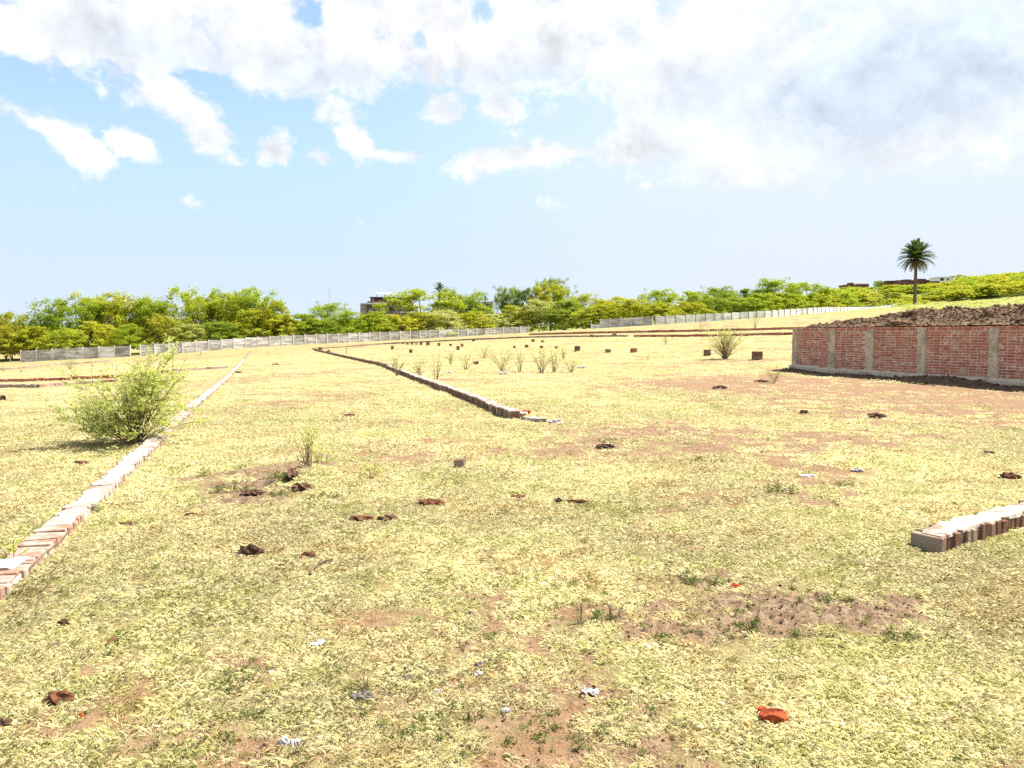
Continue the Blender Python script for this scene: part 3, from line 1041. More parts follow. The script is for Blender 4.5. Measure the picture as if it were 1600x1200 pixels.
# far plot kerbs
kerb('far reddish kerb line crossing the left plot, the farther of two', [gp(-120, 600), gp(60, 596), gp(150, 592), gp(232, 588)], M['brick'], h=.16, max_parts=0)
kerb('far pale kerb line crossing the left plot, the nearer of two', [gp(-120, 610), gp(60, 606), gp(120, 601), gp(240, 594)], M['brick_dusty'], h=.15, max_parts=0)
kerb('thin pale kerb near the left end of the concrete wall', [gp(-60, 582), gp(20, 577), gp(85, 571), gp(170, 565)], M['brick_dusty'], h=.14, max_parts=0)
kerb('short kerb joining the long left kerb from the left plot', [gp(255, 583), gp(310, 579), gp(352, 576)], M['brick_dusty'], h=.16, max_parts=0)
kerb('far kerb running right from the end of the middle kerb', [gp(492, 546), gp(600, 538), gp(720, 532), gp(830, 527.5), gp(978, 526)], M['brick_dusty'], h=.16, max_parts=0)
kerb('far dark red kerb line ending behind the brick wall', [gp(995, 526.5), gp(1070, 526.5), gp(1150, 525), gp(1300, 522)], M['brick'], h=.2, max_parts=0)
kerb('farthest dark red kerb line below the concrete wall', [gp(830, 523.5), gp(930, 521), gp(1080, 518.5), gp(1170, 516.5), gp(1320, 513)], M['brick'], h=.22, max_parts=0)

# broken near end of the left kerb: white rubble slab
def rubble(label, px, py, dims, mat, name='rubble_block', seed=0, rz=0.0, cat='rubble', squash=.5, sink=.30, group=None, dz=0.0):
    p = ground_at(px, py, dz, HH)
    me = lump_mesh(name, 100 + seed, 3, .55, 1.0, 2.2)
    o = obj(name, me, mat, loc=(p.x, p.y, hz(p.x, p.y) + dims[2] * (.5 - sink)), rot=(random.uniform(-.12, .12), random.uniform(-.12, .12), rz), scale=(dims[0] / 2, dims[1] / 2, dims[2] / 2))
    return tag(o, label, cat, group)


def slab(label, px, py, dims, mat, rz, name='rubble_block', seed=0, cat='rubble', tilt=.06, rag=.05):
    p = ground_at(px, py)
    import bmesh
    bm = bmesh.new(); bmesh.ops.create_cube(bm, size=1.0)
    bmesh.ops.subdivide_edges(bm, edges=list(bm.edges), cuts=3, use_grid_fill=True)
    rnd = random.Random(seed)
    for v in bm.verts:
        j = Vector((rnd.uniform(-1, 1), rnd.uniform(-1, 1), rnd.uniform(-1, 1)))
        v.co = Vector((v.co.x * dims[0] + j.x * dims[0] * rag, v.co.y * dims[1] + j.y * dims[1] * rag, (v.co.z) * dims[2] + j.z * dims[2] * rag * 1.7))
        if rag > .06:
            q_ = v.co.copy(); f_ = 1 - .28 * (abs(q_.x / dims[0]) + abs(q_.y / dims[1]) + abs(q_.z / dims[2]) - .75)
            v.co = q_ * f_
    me = bpy.data.meshes.new(name); bm.to_mesh(me); bm.free()
    o = obj(name, me, mat, loc=(p.x, p.y, hz(p.x, p.y) + dims[2] * .3), rot=(rnd.uniform(-tilt, tilt), rnd.uniform(-tilt, tilt), rz))
    return tag(o, label, cat)


KRZ = math.atan2(LK_DIR.y, LK_DIR.x)
slab('broken white kerb slab at the left edge, near the leafy sprig', 6, 898, (.30, .22, .10), M['brick_white'], KRZ, seed=3)
slab('white broken slab lying past the end of the middle kerb', 835, 657, (.55, .22, .07), M['cap'], 2.1, seed=4)
slab('small white chunk beside the end of the middle kerb', 815, 650, (.28, .20, .08), M['cap'], 1.4, seed=5)
rubble('white crumbled lump right of the broken kerb end', 868, 660, (.22, .16, .07), M['stone_white'], seed=6)
rubble('red rag lying on the broken kerb end', 822, 648, (.16, .08, .08), M['rag'], 'cloth_rag', 7, cat='rag', sink=-.1)


# ------------------------------------------------------------------ precast concrete panel wall at the back
def panel_fence(name, label, px_pts, mats, post_mat, seg_mats=None, h=1.8, pitch=2.15):
    pts = [Vector(px_world(a, 540, d)[:2].tolist() + [0]) for a, d in px_pts]
    root = thing(name, label, 'wall', (pts[0].x, pts[0].y, hz(pts[0].x, pts[0].y)))
    O = Vector(root.location)
    segs, L = [], 0.0
    for a, b in zip(pts, pts[1:]):
        segs.append((L, a, b, (b - a).length)); L += (b - a).length

    def at(s):
        for q in segs:
            if s <= q[0] + q[3] + 1e-6 or q is segs[-1]:
                return q[1].lerp(q[2], (s - q[0]) / q[3])
    n = max(1, round(L / pitch))
    # panel of five planks with open joints
    P = [at(L * i / n) for i in range(n + 1)]
    Z = [hz(p.x, p.y) for p in P]
    post_me = bevel_box_mesh('post', (.15, .15, h + .28), .01, .004, 1)
    for i in range(n + 1):
        obj('post', post_me, post_mat, root, loc=P[i] - O + Vector((0, 0, Z[i] - .2)) if False else (P[i].x - O.x, P[i].y - O.y, Z[i] - .2 - O.z), rot=(0, 0, math.atan2(segs[0][2].y - segs[0][1].y, segs[0][2].x - segs[0][1].x)))
    proto = {}
    for i in range(n):
        a, b = P[i], P[i + 1]
        l = (b - a).length
        mb = MB()
        rows = 5
        for r in range(rows):
            ph = h / rows
            mb.box((0, random.uniform(-.012, .012), -.05 + ph * (r + .5)), (l - .13, .055, ph - .022), 0, .008)
        mb.box((0, .0, h / 2 - .05), (l - .14, .022, h - .06))
        c = a.lerp(b, .5)
        mat = mats[0] if random.random() < .72 else mats[-1]
        mb.build('panel', mat, root, loc=(c.x - O.x, c.y - O.y, (Z[i] + Z[i + 1]) / 2 - O.z), rot=(0, 0, math.atan2(b.y - a.y, b.x - a.x)))
    return root


panel_fence('panel_wall', 'short pale precast concrete panel wall at the far left', ((32, 121), (120, 122), (203, 124)), (M['precast'], M['precast_white']), M['post'])
panel_fence('panel_wall', 'long grey weathered precast concrete panel wall behind the kerbs', ((219, 124.5), (300, 129), (400, 136), (600, 150), (826, 167)), (M['precast'], M['precast']), M['post'])
panel_fence('panel_wall', 'short dark grey panel wall between the open gap and the whitewashed wall', ((938, 151), (975, 149), (1019, 147)), (M['precast'],), M['post'])
panel_fence('panel_wall', 'half height broken panel beside the gap in the back wall', ((924, 151.5), (937, 151)), (M['precast_white'],), M['post'], h=.9)
panel_fence('panel_wall', 'long whitewashed panel wall running back to the right towards the palm', ((1023, 146), (1100, 149), (1200, 156), (1270, 166), (1330, 182), (1370, 198), (1404, 218)), (M['precast_white'], M['precast_white']), M['post_dark'])
for px, lab, tl in ((842, 'leaning white fence post in the wall gap, nearer the grey wall', .03), (858, 'leaning white fence post in the middle of the wall gap', -.10), (923.5, 'upright white post at the right side of the wall gap', 0.0)):
    p = px_world(px, 520, 158)
    z = hz(p[0], p[1])
    mb = MB(); mb.box((0, 0, .9), (.14, .14, 2.1), 0, .01); mb.box((0, 0, 1.98), (.10, .10, .06)); mb.box((0.08, 0, 1.2), (.03, .08, .05))
    tag(mb.build('fence_post', M['post'], loc=(p[0], p[1], z), rot=(0, tl, 0)), lab, 'post')


# ------------------------------------------------------------------ trees
def crown_mesh(name, seed, style, n_leaf=7000, leaf=.022):
    """unit tree: height 1, crown radius about .6"""
    r = np.random.default_rng(seed)
    cl = []
    if style == 'umbrella':
        for _ in range(150):
            a = r.uniform(0, 2 * np.pi); q = np.sqrt(r.uniform(0, 1)) * .62
            lay = r.uniform(.28, .96) ** .8
            q *= (1.0 if lay < .62 else max(.25, 1.0 - (lay - .62) * 1.6))
            cl.append((q * np.cos(a), q * np.sin(a), lay - .20 * (q / .6) ** 2 + r.normal(0, .05), r.uniform(.06, .12), r.uniform(.035, .065)))
    elif style == 'round':
        for _ in range(120):
            d = r.normal(size=3); d /= np.linalg.norm(d)
            q = r.uniform(.55, 1.0) ** .5
            c = d * q * np.array([.52, .52, .36]); c[2] += .60
            if c[2] < .22: c[2] = .22 + r.uniform(0, .1)
            cl.append((*c, r.uniform(.06, .11), r.uniform(.035, .06)))
    elif style == 'loose':
        tops = [(r.uniform(-.4, .4), r.uniform(-.4, .4), r.uniform(.62, .82), r.uniform(.15, .24)) for _ in range(13)]
        for tx, ty, tz, tr in tops:
            for _ in range(13):
                d = r.normal(size=3); d /= np.linalg.norm(d)
                cl.append((tx + d[0] * tr, ty + d[1] * tr, min(tz + d[2] * tr * .85, .97), r.uniform(.05, .10), r.uniform(.035, .06)))
        for _ in range(70):
            cl.append((r.uniform(-.5, .5), r.uniform(-.5, .5), r.uniform(.2, .62), r.uniform(.06, .10), .06))
    else:                                                   # shrub: crown down to the ground, feathery top
        for _ in range(120):
            a = r.uniform(0, 2 * np.pi); q = np.sqrt(r.uniform(0, 1))
            hgt = r.uniform(.10, 1.0) ** .75
            lim = .62 * np.sqrt(max(0.0, 1 - (max(hgt - .35, 0) / .68) ** 2)) * (.75 + .25 * min(1, hgt / .35))
            cl.append((q * lim * np.cos(a), q * lim * np.sin(a), hgt * .92 + r.normal(0, .02), r.uniform(.055, .10), r.uniform(.03, .055)))
    cl = np.array(cl)
    lop = 1 + .22 * np.sin(np.arctan2(cl[:, 1], cl[:, 0]) * 2 + seed) + .12 * np.sin(np.arctan2(cl[:, 1], cl[:, 0]) * 5 + 2 * seed)
    cl[:, 0] *= lop; cl[:, 1] *= lop
    w = cl[:, 3] ** 2; w /= w.sum()
    idx = r.choice(len(cl), n_leaf, p=w)
    c = cl[idx]
    d = r.normal(size=(n_leaf, 3)); d /= np.linalg.norm(d, axis=1)[:, None]
    d *= (r.uniform(.15, 1, n_leaf) ** .5)[:, None]
    P = c[:, :3] + d * np.stack([c[:, 3], c[:, 3], c[:, 4]], 1)
    # a sprinkling of sprays that break the outline
    m = int(n_leaf * .10)
    P[:m] += d[:m] * np.array([.05, .05, .05]) + np.array([0, 0, .015])
    P[:, 2] = np.clip(P[:, 2], .03, 1.06)
    return quads_mesh(name, leaf_quads(P, leaf * r.uniform(.6, 1.35, n_leaf), r, .75)), cl


def leaf_quads(P, size, r, flat=.6, aspect=.55):
    n = len(P)
    nrm = r.normal(size=(n, 3)); nrm[:, 2] = np.abs(nrm[:, 2]) + flat
    nrm /= np.linalg.norm(nrm, axis=1)[:, None]
    t = r.normal(size=(n, 3)); t -= nrm * (t * nrm).sum(1)[:, None]
    t /= np.linalg.norm(t, axis=1)[:, None]
    b = np.cross(nrm, t)
    s = size[:, None]
    return np.stack([P - t * s, P - b * s * aspect, P + t * s, P + b * s * aspect], 1)


def trunk_mesh(name, cl, seed, fork=.18, rad=.028, limbs=9):
    r = random.Random(seed)
    mb = MB()
    f = Vector((r.uniform(-.03, .03), r.uniform(-.03, .03), fork))
    mb.tube([(0, 0, -.05), (f.x * .4, f.y * .4, fork * .5), f], [rad * 1.25, rad, rad * .85], 7)
    for i in range(limbs):
        c = cl[r.randrange(len(cl))]
        e = Vector(c[:3])
        if e.z < fork + .08: continue
        m = f.lerp(e, .5) + Vector((r.uniform(-.05, .05), r.uniform(-.05, .05), r.uniform(-.05, .03)))
        mb.tube([f, m, e], [rad * .6, rad * .35, rad * .1], 5)
    return mb.mesh(name)


KINDS = {}
for nm, sty, seeds, n, lf, fork, rad in (('umbrella', 'umbrella', (1, 2, 3), 11000, .0165, .18, .022), ('round', 'round', (4, 5), 12000, .0170, .20, .028), ('loose', 'loose', (6, 7, 8), 15000, .0165, .24, .020),
                                         ('shrub', 'shrub', (9, 10, 11, 12), 10500, .0185, .07, .018)):
    KINDS[nm] = []
    for sd in seeds:
        me, cl = crown_mesh('crown', sd, sty, n, lf)
        KINDS[nm].append((me, trunk_mesh('trunk', cl, sd, fork, rad)))


def tree(px, top, wpx, depth, kind, mat, label, cat='tree', name='thorn_tree', group=None, var=None):
    p = px_world(px, 540, depth)
    z = hz(p[0], p[1])
    ztop = CAM_H + (HORIZON - top) / F_PX * depth
    hgt = max(1.2, ztop - z)
    wid = wpx / F_PX * depth / 1.25
    cr, tr = KINDS[kind][(var if var is not None else random.randrange(10)) % len(KINDS[kind])]
    root = thing(name, label, cat, (p[0], p[1], z), random.uniform(0, 6.28), group, (wid, wid, hgt))
    obj('trunk', tr, M['bark'], root)
    obj('crown', cr, M[mat], root)
    return root


BACK = [
    (-30, 490, 110, 136, 'loose', 'leaf_olive', 'dull yellow tree cut by the left edge'),
    (18, 484, 80, 137, 'round', 'leaf_yellow', 'dull yellow-green tree behind the far left end of the concrete wall'),
    (92, 468, 110, 138, 'umbrella', 'leaf_green', 'layered green thorn tree with dark trunk above the short pale wall'),
    (150, 462, 90, 145, 'loose', 'leaf_bright', 'loose green tree just right of the layered dark-trunked one'),
    (183, 454, 110, 146, 'loose', 'leaf_yellow', 'tall loose yellow-green tree above the gap in the left wall'),
    (238, 461, 90, 146, 'loose', 'leaf_bright', 'bright loose tree just left of the dip in the treetops'),
    (312, 449, 100, 148, 'loose', 'leaf_bright', 'tall bushy tree right of the dip in the left treetops'),
    (355, 457, 80, 152, 'loose', 'leaf_yellow', 'yellowish tree between the two tall bushy left trees'),
    (390, 447, 100, 148, 'loose', 'leaf_bright', 'tall bushy tree that ends the high left tree group'),
    (428, 468, 60, 146, 'round', 'leaf_yellow', 'lower tree on the right flank of the high left group'),
    (520, 473, 95, 162, 'umbrella', 'leaf_bright', 'flat topped umbrella tree in front of the thin mast'),
    (658, 449, 128, 176, 'round', 'leaf_bright', 'broad green dome tree hiding the right side of the dark house'),
    (724, 450, 84, 180, 'loose', 'leaf_green', 'pointed green tree just right of the coconut palm'),
    (752, 474, 60, 178, 'round', 'leaf_green', 'green tree in front of the small cream house'),
    (791, 445, 46, 186, 'loose', 'leaf_green', 'slim green tree right of the small cream house'),
    (826, 447, 48, 184, 'round', 'leaf_dark', 'dark green round tree left of the tallest middle tree'),
    (868, 431, 50, 190, 'loose', 'leaf_green', 'tallest green treetop near the picture centre'),
    (860, 440, 70, 182, 'round', 'leaf_yellow', 'yellow-green tree under the tallest green treetop'),
    (914, 459, 80, 178, 'umbrella', 'leaf_yellow', 'low yellow umbrella tree behind the open wall gap'),
    (962, 462, 90, 176, 'round', 'leaf_yellow', 'yellow umbrella tree behind the dark grey panel section'),
    (1030, 452, 90, 176, 'umbrella', 'leaf_bright', 'feathery green tree above the left start of the whitewashed wall'),
    (1075, 453, 80, 178, 'round', 'leaf_bright', 'feathery tree right of the start of the whitewashed wall'),
    (1120, 448, 100, 182, 'umbrella', 'leaf_green', 'wide dark-shaded green tree over the middle of the whitewashed wall'),
    (1160, 449, 80, 186, 'round', 'leaf_green', 'green tree just left of the twin-domed trees'),
    (1206, 436, 104, 186, 'umbrella', 'leaf_bright', 'tall layered tree, the left dome of the right-hand group'),
    (1258, 439, 96, 192, 'round', 'leaf_bright', 'tall layered tree, the right dome of the right-hand group'),
    (1300, 450, 80, 205, 'round', 'leaf_bright', 'bright tree where the right-hand group slopes down to the hillside'),
    (1340, 455, 76, 225, 'round', 'leaf_yellow', 'yellow-green tree left of the date palm, above the wall'),
]
for b in BACK:
    tree(*b, group='trees behind the panel wall')
FRONT = [(8, 508, 90, 131, 'leaf_olive'), (55, 508, 80, 131, 'leaf_yellow'), (108, 512, 72, 129, 'leaf_bright'), (150, 500, 76, 133, 'leaf_yellow'), (200, 506, 70, 131, 'leaf_bright'), (255, 490, 84, 136, 'leaf_olive'),
         (300, 504, 74, 136, 'leaf_pale'), (345, 500, 86, 139, 'leaf_green'), (392, 486, 92, 144, 'leaf_yellow'), (440, 490, 78, 146, 'leaf_yellow'), (478, 488, 84, 149, 'leaf_bright'), (505, 497, 70, 149, 'leaf_green'),
         (545, 489, 84, 154, 'leaf_bright'), (585, 485, 78, 156, 'leaf_bright'), (618, 490, 74, 158, 'leaf_yellow'), (655, 487, 84, 162, 'leaf_olive'), (692, 485, 86, 164, 'leaf_pale'), (735, 485, 80, 167, 'leaf_yellow'),
         (772, 489, 70, 170, 'leaf_pale'), (806, 476, 80, 174, 'leaf_yellow'), (842, 470, 84, 172, 'leaf_pale'), (884, 468, 84, 170, 'leaf_green'), (912, 484, 70, 164, 'leaf_bright'), (948, 472, 84, 164, 'leaf_yellow'),
         (990, 468, 84, 162, 'leaf_yellow'), (1030, 472, 80, 160, 'leaf_yellow'), (1072, 470, 84, 162, 'leaf_yellow'), (1114, 464, 84, 166, 'leaf_green'), (1150, 466, 78, 170, 'leaf_green'), (1190, 456, 84, 172, 'leaf_bright'),
         (1228, 456, 84, 178, 'leaf_bright'), (1268, 458, 84, 186, 'leaf_yellow'), (1306, 462, 80, 200, 'leaf_bright'), (1346, 466, 76, 222, 'leaf_yellow'), (1386, 466, 72, 240, 'leaf_green'), (1408, 464, 60, 262, 'leaf_bright')]
CN = {'leaf_olive': 'brownish olive', 'leaf_yellow': 'yellow-green', 'leaf_bright': 'bright green', 'leaf_pale': 'pale green', 'leaf_green': 'mid green'}


def ordinal(i):
    return '%d%s' % (i, 'th' if 10 <= i % 100 <= 20 else {1: 'st', 2: 'nd', 3: 'rd'}.get(i % 10, 'th'))


for i, (px, top, w, dep, mt) in enumerate(FRONT):
    tree(px, top, w, dep, 'shrub' if i % 4 else 'umbrella', mt, '%s thorn bush behind the panel walls, %s from left in front row' % (CN[mt], ordinal(i + 1)), 'bush', 'thorn_bush', 'front row of bushes behind the panel wall')


# dense scrub behind and between, and on the far hill: masses nobody could count
def scrub(name, label, spots, mat, n_each=900, leaf=.05, seed=0):
    r = np.random.default_rng(seed)
    base = [crown_mesh('tmp', 40 + i, 'shrub', n_each, leaf)[0] for i in range(3)]
    arrs = []
    for me in base:
        a = np.empty(len(me.vertices) * 3, np.float32); me.vertices.foreach_get('co', a); arrs.append(a.reshape(-1, 4, 3))
    out = []
    xs = np.array([s[0] for s in spots]); ys = np.array([s[1] for s in spots])
    zs = HH(xs, ys)
    for (x, y, w, h), z in zip(spots, zs):
        a = arrs[r.integers(3)]
        t = r.uniform(0, 6.28); c, s = math.cos(t), math.sin(t)
        q = a * np.array([w, w, h])
        out.append(np.stack([q[..., 0] * c - q[..., 1] * s + x, q[..., 0] * s + q[..., 1] * c + y, q[..., 2] + z - .1], -1))
    for me in base: bpy.data.meshes.remove(me)
    o = obj(name, quads_mesh(name, np.concatenate(out)), mat)
    return tag(o, label, 'scrub', kind='stuff')


sp = []
for i in range(100):
    px = -60 + 1400 * i / 100 + random.uniform(-8, 8)
    dep = np.interp(px, [0, 400, 800, 1000, 1200, 1400], [142, 160, 196, 190, 198, 250]) + random.uniform(-3, 10)
    p = px_world(px, 540, dep)
    sp.append((p[0], p[1], random.uniform(6, 8), random.uniform(5.2, 7.2)))
scrub('scrub_thicket', 'dense shaded undergrowth filling the space behind the trees', sp, M['leaf_bright'], 1400, .036, 1)
sp = []
for i in range(330):
    px = random.uniform(1290, 1660); dep = random.uniform(205, 350)
    p = px_world(px, 540, dep)
    if px < 1390 and dep < 260: continue
    if px > 1440 and dep < 218: continue
    if px < 1500 and dep > 300: continue
    sp.append((p[0], p[1], random.uniform(5, 9), random.uniform(1.5, 2.7) + (1.5 if px > 1490 else 0)))
half = len(sp) // 2
low = []
for i in range(1300):
    px = random.uniform(1180, 1660); dep = random.uniform(95, 240)
    if px < 1405: continue
    p = px_world(px, 540, dep)
    low.append((p[0], p[1], random.uniform(.9, 2.2), random.uniform(.25, .6)))
scrub('slope_weeds', 'low yellow-green weeds on the slope between heap and hillside', low, M['leaf_pale'], 90, .09, 4)
scrub('hillside_scrub', 'bright green scrub covering the distant hillside on the right', sp[:half], M['leaf_bright'], 900, .05, 2)
scrub('hillside_scrub', 'yellower scrub scattered among the distant hillside bushes', sp[half:], M['leaf_yellow'], 900, .05, 3)
for px, top, w, dep, mt, lab in ((1494, 429, 30, 362, 'leaf_yellow', 'yellowish tree beside the white hilltop house'), (1457, 433, 20, 362, 'leaf_pale', 'small tree on the ridge left of the white hilltop house'),
                                 (1371, 438, 18, 340, 'leaf_green', 'small round green tree on the ridge left of the date palm'), (1596, 428, 40, 345, 'leaf_dark', 'dark green trees on the ridge at the right edge'),
                                 (1392, 458, 34, 238, 'leaf_dark', 'dark drooping bush behind the end of the whitewashed wall'), (1572, 447, 34, 246, 'leaf_dark', 'bluish dark bush beside the far red wall piece'),
                                 (1500, 447, 60, 262, 'leaf_bright', 'bright dome bush on the slope right of the date palm'), (1540, 440, 70, 300, 'leaf_bright', 'wide bright bush halfway up the hillside'),
                                 (1455, 447, 70, 270, 'leaf_green', 'rounded green bush just right of the date palm trunk')):
    tree(px, top, w, dep, 'round', mt, lab, 'bush', 'thorn_bush', 'bushes on the hillside')


# ------------------------------------------------------------------ palms
def frond_mesh(name, L, droop, n=26, wid=.5, seed=0, stiff=.0):
    r = np.random.default_rng(seed)
    mb = MB()
    pts = []
    for i in range(9):
        t = i / 8
        pts.append(Vector((L * t * (1 - .12 * droop * t), 0, L * (.10 * math.sin(math.pi * t) * (1 - stiff) - droop * t * t * .55))))
    mb.tube(pts, [.035 * (1 - .85 * i / 8) for i in range(9)], 4)
    for i in range(n):
        t = .14 + .86 * i / (n - 1)
        q = t * 8; a = min(int(q), 7)
        p = pts[a].lerp(pts[a + 1], q - a)
        l = wid * (.45 + .9 * math.sin(math.pi * min(1, t * .85 + .12))) * .8
        for sgn in (-1, 1):
            e = p + Vector((l * .72, sgn * l * .70, l * r.uniform(-.25, .22)))
            m = p.lerp(e, .45) + Vector((0, 0, .03))
            w = Vector((.05, -sgn * .05, .0))
            mb.add([p - w * .6, p + w * .6, m + w, e, m - w], [(0, 1, 2, 3, 4)])
    return mb.mesh(name)


def palm(name, label, px, base_py, depth, height, fronds, flen, mat, seed, trunk_r, dry=0, droopers=1.0, lean=(0, 0)):
    p = px_world(px, 540, depth)
    z = hz(p[0], p[1])
    root = thing(name, label, 'palm tree', (p[0], p[1], z))
    r = random.Random(seed)
    mb = MB()
    n = 40
    pts = [(lean[0] * (i / n) ** 2, lean[1] * (i / n) ** 2, height * i / n - .2) for i in range(n + 1)]
    mb.tube(pts, [trunk_r * (1.18 - .25 * i / n + (.10 if i % 2 else 0.0) + (.5 * max(0, i / n - .88) / .12)) for i in range(n + 1)], 9)
    mb.build('trunk', M['bark'], root)
    C = Vector((lean[0], lean[1], height - .25))
    ms = [frond_mesh('frond', flen, d_, 26, flen * .24, seed + i) for i, d_ in enumerate((.10, .30, .55))]
    for i in range(fronds):
        az = i * 2.39996 + r.uniform(-.15, .15)
        t = i / (fronds - 1)                                # 0 top .. 1 lowest
        pitch = math.radians(84 - t * (150 * droopers)) + r.uniform(-.08, .08)
        me = ms[0] if t < .4 else (ms[1] if t < .72 else ms[2 if droopers < 1.0 else 1])
        s = r.uniform(.88, 1.08) * (1.0 if t < .8 else .9)
        o = obj('frond', me, M['frond_dry'] if t > 1 - dry else mat, root, loc=C + Vector((0, 0, -.55 * t * trunk_r * 3)), scale=(s, s, s))
        o.rotation_mode = 'XYZ'
        o.rotation_euler = (0, -pitch, az)
    return root


pz = px_world(1427, 540, 140)
zt = hz(pz[0], pz[1])
palm('date_palm', 'tall lone date palm with a round dark head on the right', 1427, 477, 140, CAM_H + (522 - 402) / F_PX * 140 - zt, 78, 3.15, M['frond'], 5, .25, dry=.16, droopers=.80)
pz = px_world(687, 540, 196)
palm('coconut_palm', 'small coconut palm rising behind the dome tree', 687, 480, 196, CAM_H + (522 - 455) / F_PX * 196 - hz(pz[0], pz[1]), 13, 2.6, M['frond_blue'], 9, .16, droopers=.62)
pz = px_world(758, 540, 199)
palm('coconut_palm', 'tiny palm top on the roof line of the small cream house', 758, 480, 203, CAM_H + (522 - 466) / F_PX * 203 - hz(pz[0], pz[1]), 9, 1.0, M['frond_blue'], 12, .12, droopers=.6)


# ------------------------------------------------------------------ buildings
def at_px(px, py, depth):
    return Vector(px_world(px, py, depth))


def box_px(mb, x0, x1, y0, y1, depth, thick, dy=0.0, zbase=None):
    """box whose front face covers photo columns x0..x1 and rows y0..y1 at the given distance"""
    a, b = at_px(x0, y1, depth), at_px(x1, y0, depth)
    zb = a.z if zbase is None else zbase
    mb.box(((a.x + b.x) / 2, depth + thick / 2 + dy, (zb + b.z) / 2), (b.x - a.x, thick, b.z - zb))


def dark_house():
    D = 188
    o0 = at_px(600, 490, D); zb = hz(o0.x, D)
    root = thing('house', 'dark old house with tin roofs and white rooftop panel behind the trees', 'house', (0, 0, 0))
    mb = MB(); box_px(mb, 563, 646, 474, 492, D, 9, zbase=zb - .5); mb.build('wall', M['house_wall'], root)
    mb = MB(); box_px(mb, 579, 640, 465, 473.2, D + .9, 6); mb.build('upper_storey', M['house_dark'], root)
    mb = MB(); box_px(mb, 571, 606, 472.6, 475.4, D - 1.1, 4); mb.build('tin_roof', M['tin'], root)
    mb = MB(); box_px(mb, 574, 640, 470.6, 472.4, D - .4, 8); mb.build('roof', M['roof_red'], root)
    mb = MB(); box_px(mb, 604, 622, 468.8, 474.0, D - .9, .6); mb.build('red_roof', M['roof_red'], root)
    mb = MB(); box_px(mb, 577, 640, 463.8, 465.2, D + .4, 8); mb.build('roof_slab', M['house_dark'], root)
    m = MB(); box_px(m, 605.5, 616, 480, 486.5, D - .06, .1); w = m.build('window', M['glass'], root)
    m = MB(); box_px(m, 604.5, 617, 479.0, 480.0, D - .30, .35); m.build('sill', M['house_wall'], w)
    for x0, x1 in ((584, 585.3), (592, 593.3), (594.8, 596), (573, 574)):
        m = MB(); box_px(m, x0, x1, 475.6, 491, D - .12, .16); m.build('drain_pipe', M['roof_red'], root)
    pn = MB()
    a, b = at_px(587, 459.6, D + 2), at_px(614, 457.2, D + 2)
    pn.add([(a.x, D + 1.0, a.z), (b.x, D + 1.0, a.z), (b.x + .3, D + 3.2, b.z), (a.x - .1, D + 3.2, b.z), (a.x, D + 1.0, a.z - .1), (b.x, D + 1.0, a.z - .1), (b.x + .3, D + 3.2, b.z - .1), (a.x - .1, D + 3.2, b.z - .1)],
           [(0, 1, 2, 3), (7, 6, 5, 4), (0, 4, 5, 1), (1, 5, 6, 2), (2, 6, 7, 3), (3, 7, 4, 0)])
    pan = pn.build('rooftop_panel', M['tin'], root)
    for x in (588.5, 601, 612.5):
        m = MB(); box_px(m, x - .5, x + .5, 459, 464.4, D + 1.3, .14); m.build('panel_leg', M['white_paint'], pan)
    m = MB(); box_px(m, 582, 584, 466.5, 471, D + .84, .05); m.build('window', M['tin'], root)


def cream_house():
    D = 204
    o0 = at_px(760, 480, D); zb = hz(o0.x, D)
    root = thing('house', 'small cream house corner showing between two green trees', 'house', (0, 0, 0))
    mb = MB(); box_px(mb, 738, 769, 474.6, 486, D, 7, zbase=zb - .5); mb.build('wall', M['cream'], root)
    mb = MB(); box_px(mb, 736, 771, 472.4, 474.6, D - .5, 8); mb.build('roof_slab', M['cream'], root)
    mb = MB(); box_px(mb, 752, 769.5, 471.4, 472.4, D - .4, 7); mb.build('roof_tiles', M['roof_red'], root)
    mb = MB(); box_px(mb, 757, 762, 477, 482, D - .06, .1); w = mb.build('window', M['glass'], root)
    mb = MB(); box_px(mb, 756, 763, 476.3, 477, D - .3, .3); mb.build('sill', M['cream'], w)


def shed():
    D = 158
    root = thing('shed', 'low brown roofed shed among the yellow bushes below the dark house', 'shed', (0, 0, 0))
    p = at_px(634, 500, D + 9); zb = hz(p.x, D + 9)
    mb = MB(); box_px(mb, 628, 640, 489.5, 500, D + 9, 3, zbase=zb - .4); mb.build('wall', M['far_brick'], root)
    mb = MB(); box_px(mb, 625, 643, 486.5, 489.5, D + 8.6, 4); mb.build('roof', M['cream'], root)
    mb = MB(); box_px(mb, 633, 635.5, 492, 500, D + 8.93, .1); mb.build('door', M['glass'], root)


def hill_house(label, x0, x1, y0, y1, depth, mat, windows=(), roof=None, roof_mat=None, step=None):
    c = at_px((x0 + x1) / 2, y1, depth)
    zb = min(hz(c.x, depth), c.z) - 1.5
    root = thing('hill_house', label, 'house', (0, 0, 0), group='houses on the hill')
    mb = MB(); box_px(mb, x0, x1, y0, y1, depth, 7, zbase=zb); mb.build('wall', M[mat], root)
    mb = MB(); box_px(mb, x0 - .6, x1 + .6, y0 - .7, y0 + .3, depth - .3, 7.6); mb.build('roof_slab', M[roof_mat or 'house_dark'], root)
    if step:
        mb = MB(); box_px(mb, step[0], step[1], step[2], y0 - .7, depth + 1.5, 4); mb.build('upper_storey', M[mat], root)
    for wx0, wx1, wy0, wy1 in windows:
        mb = MB(); box_px(mb, wx0, wx1, wy0, wy1, depth - .05, .1); mb.build('window', M['glass'], root)


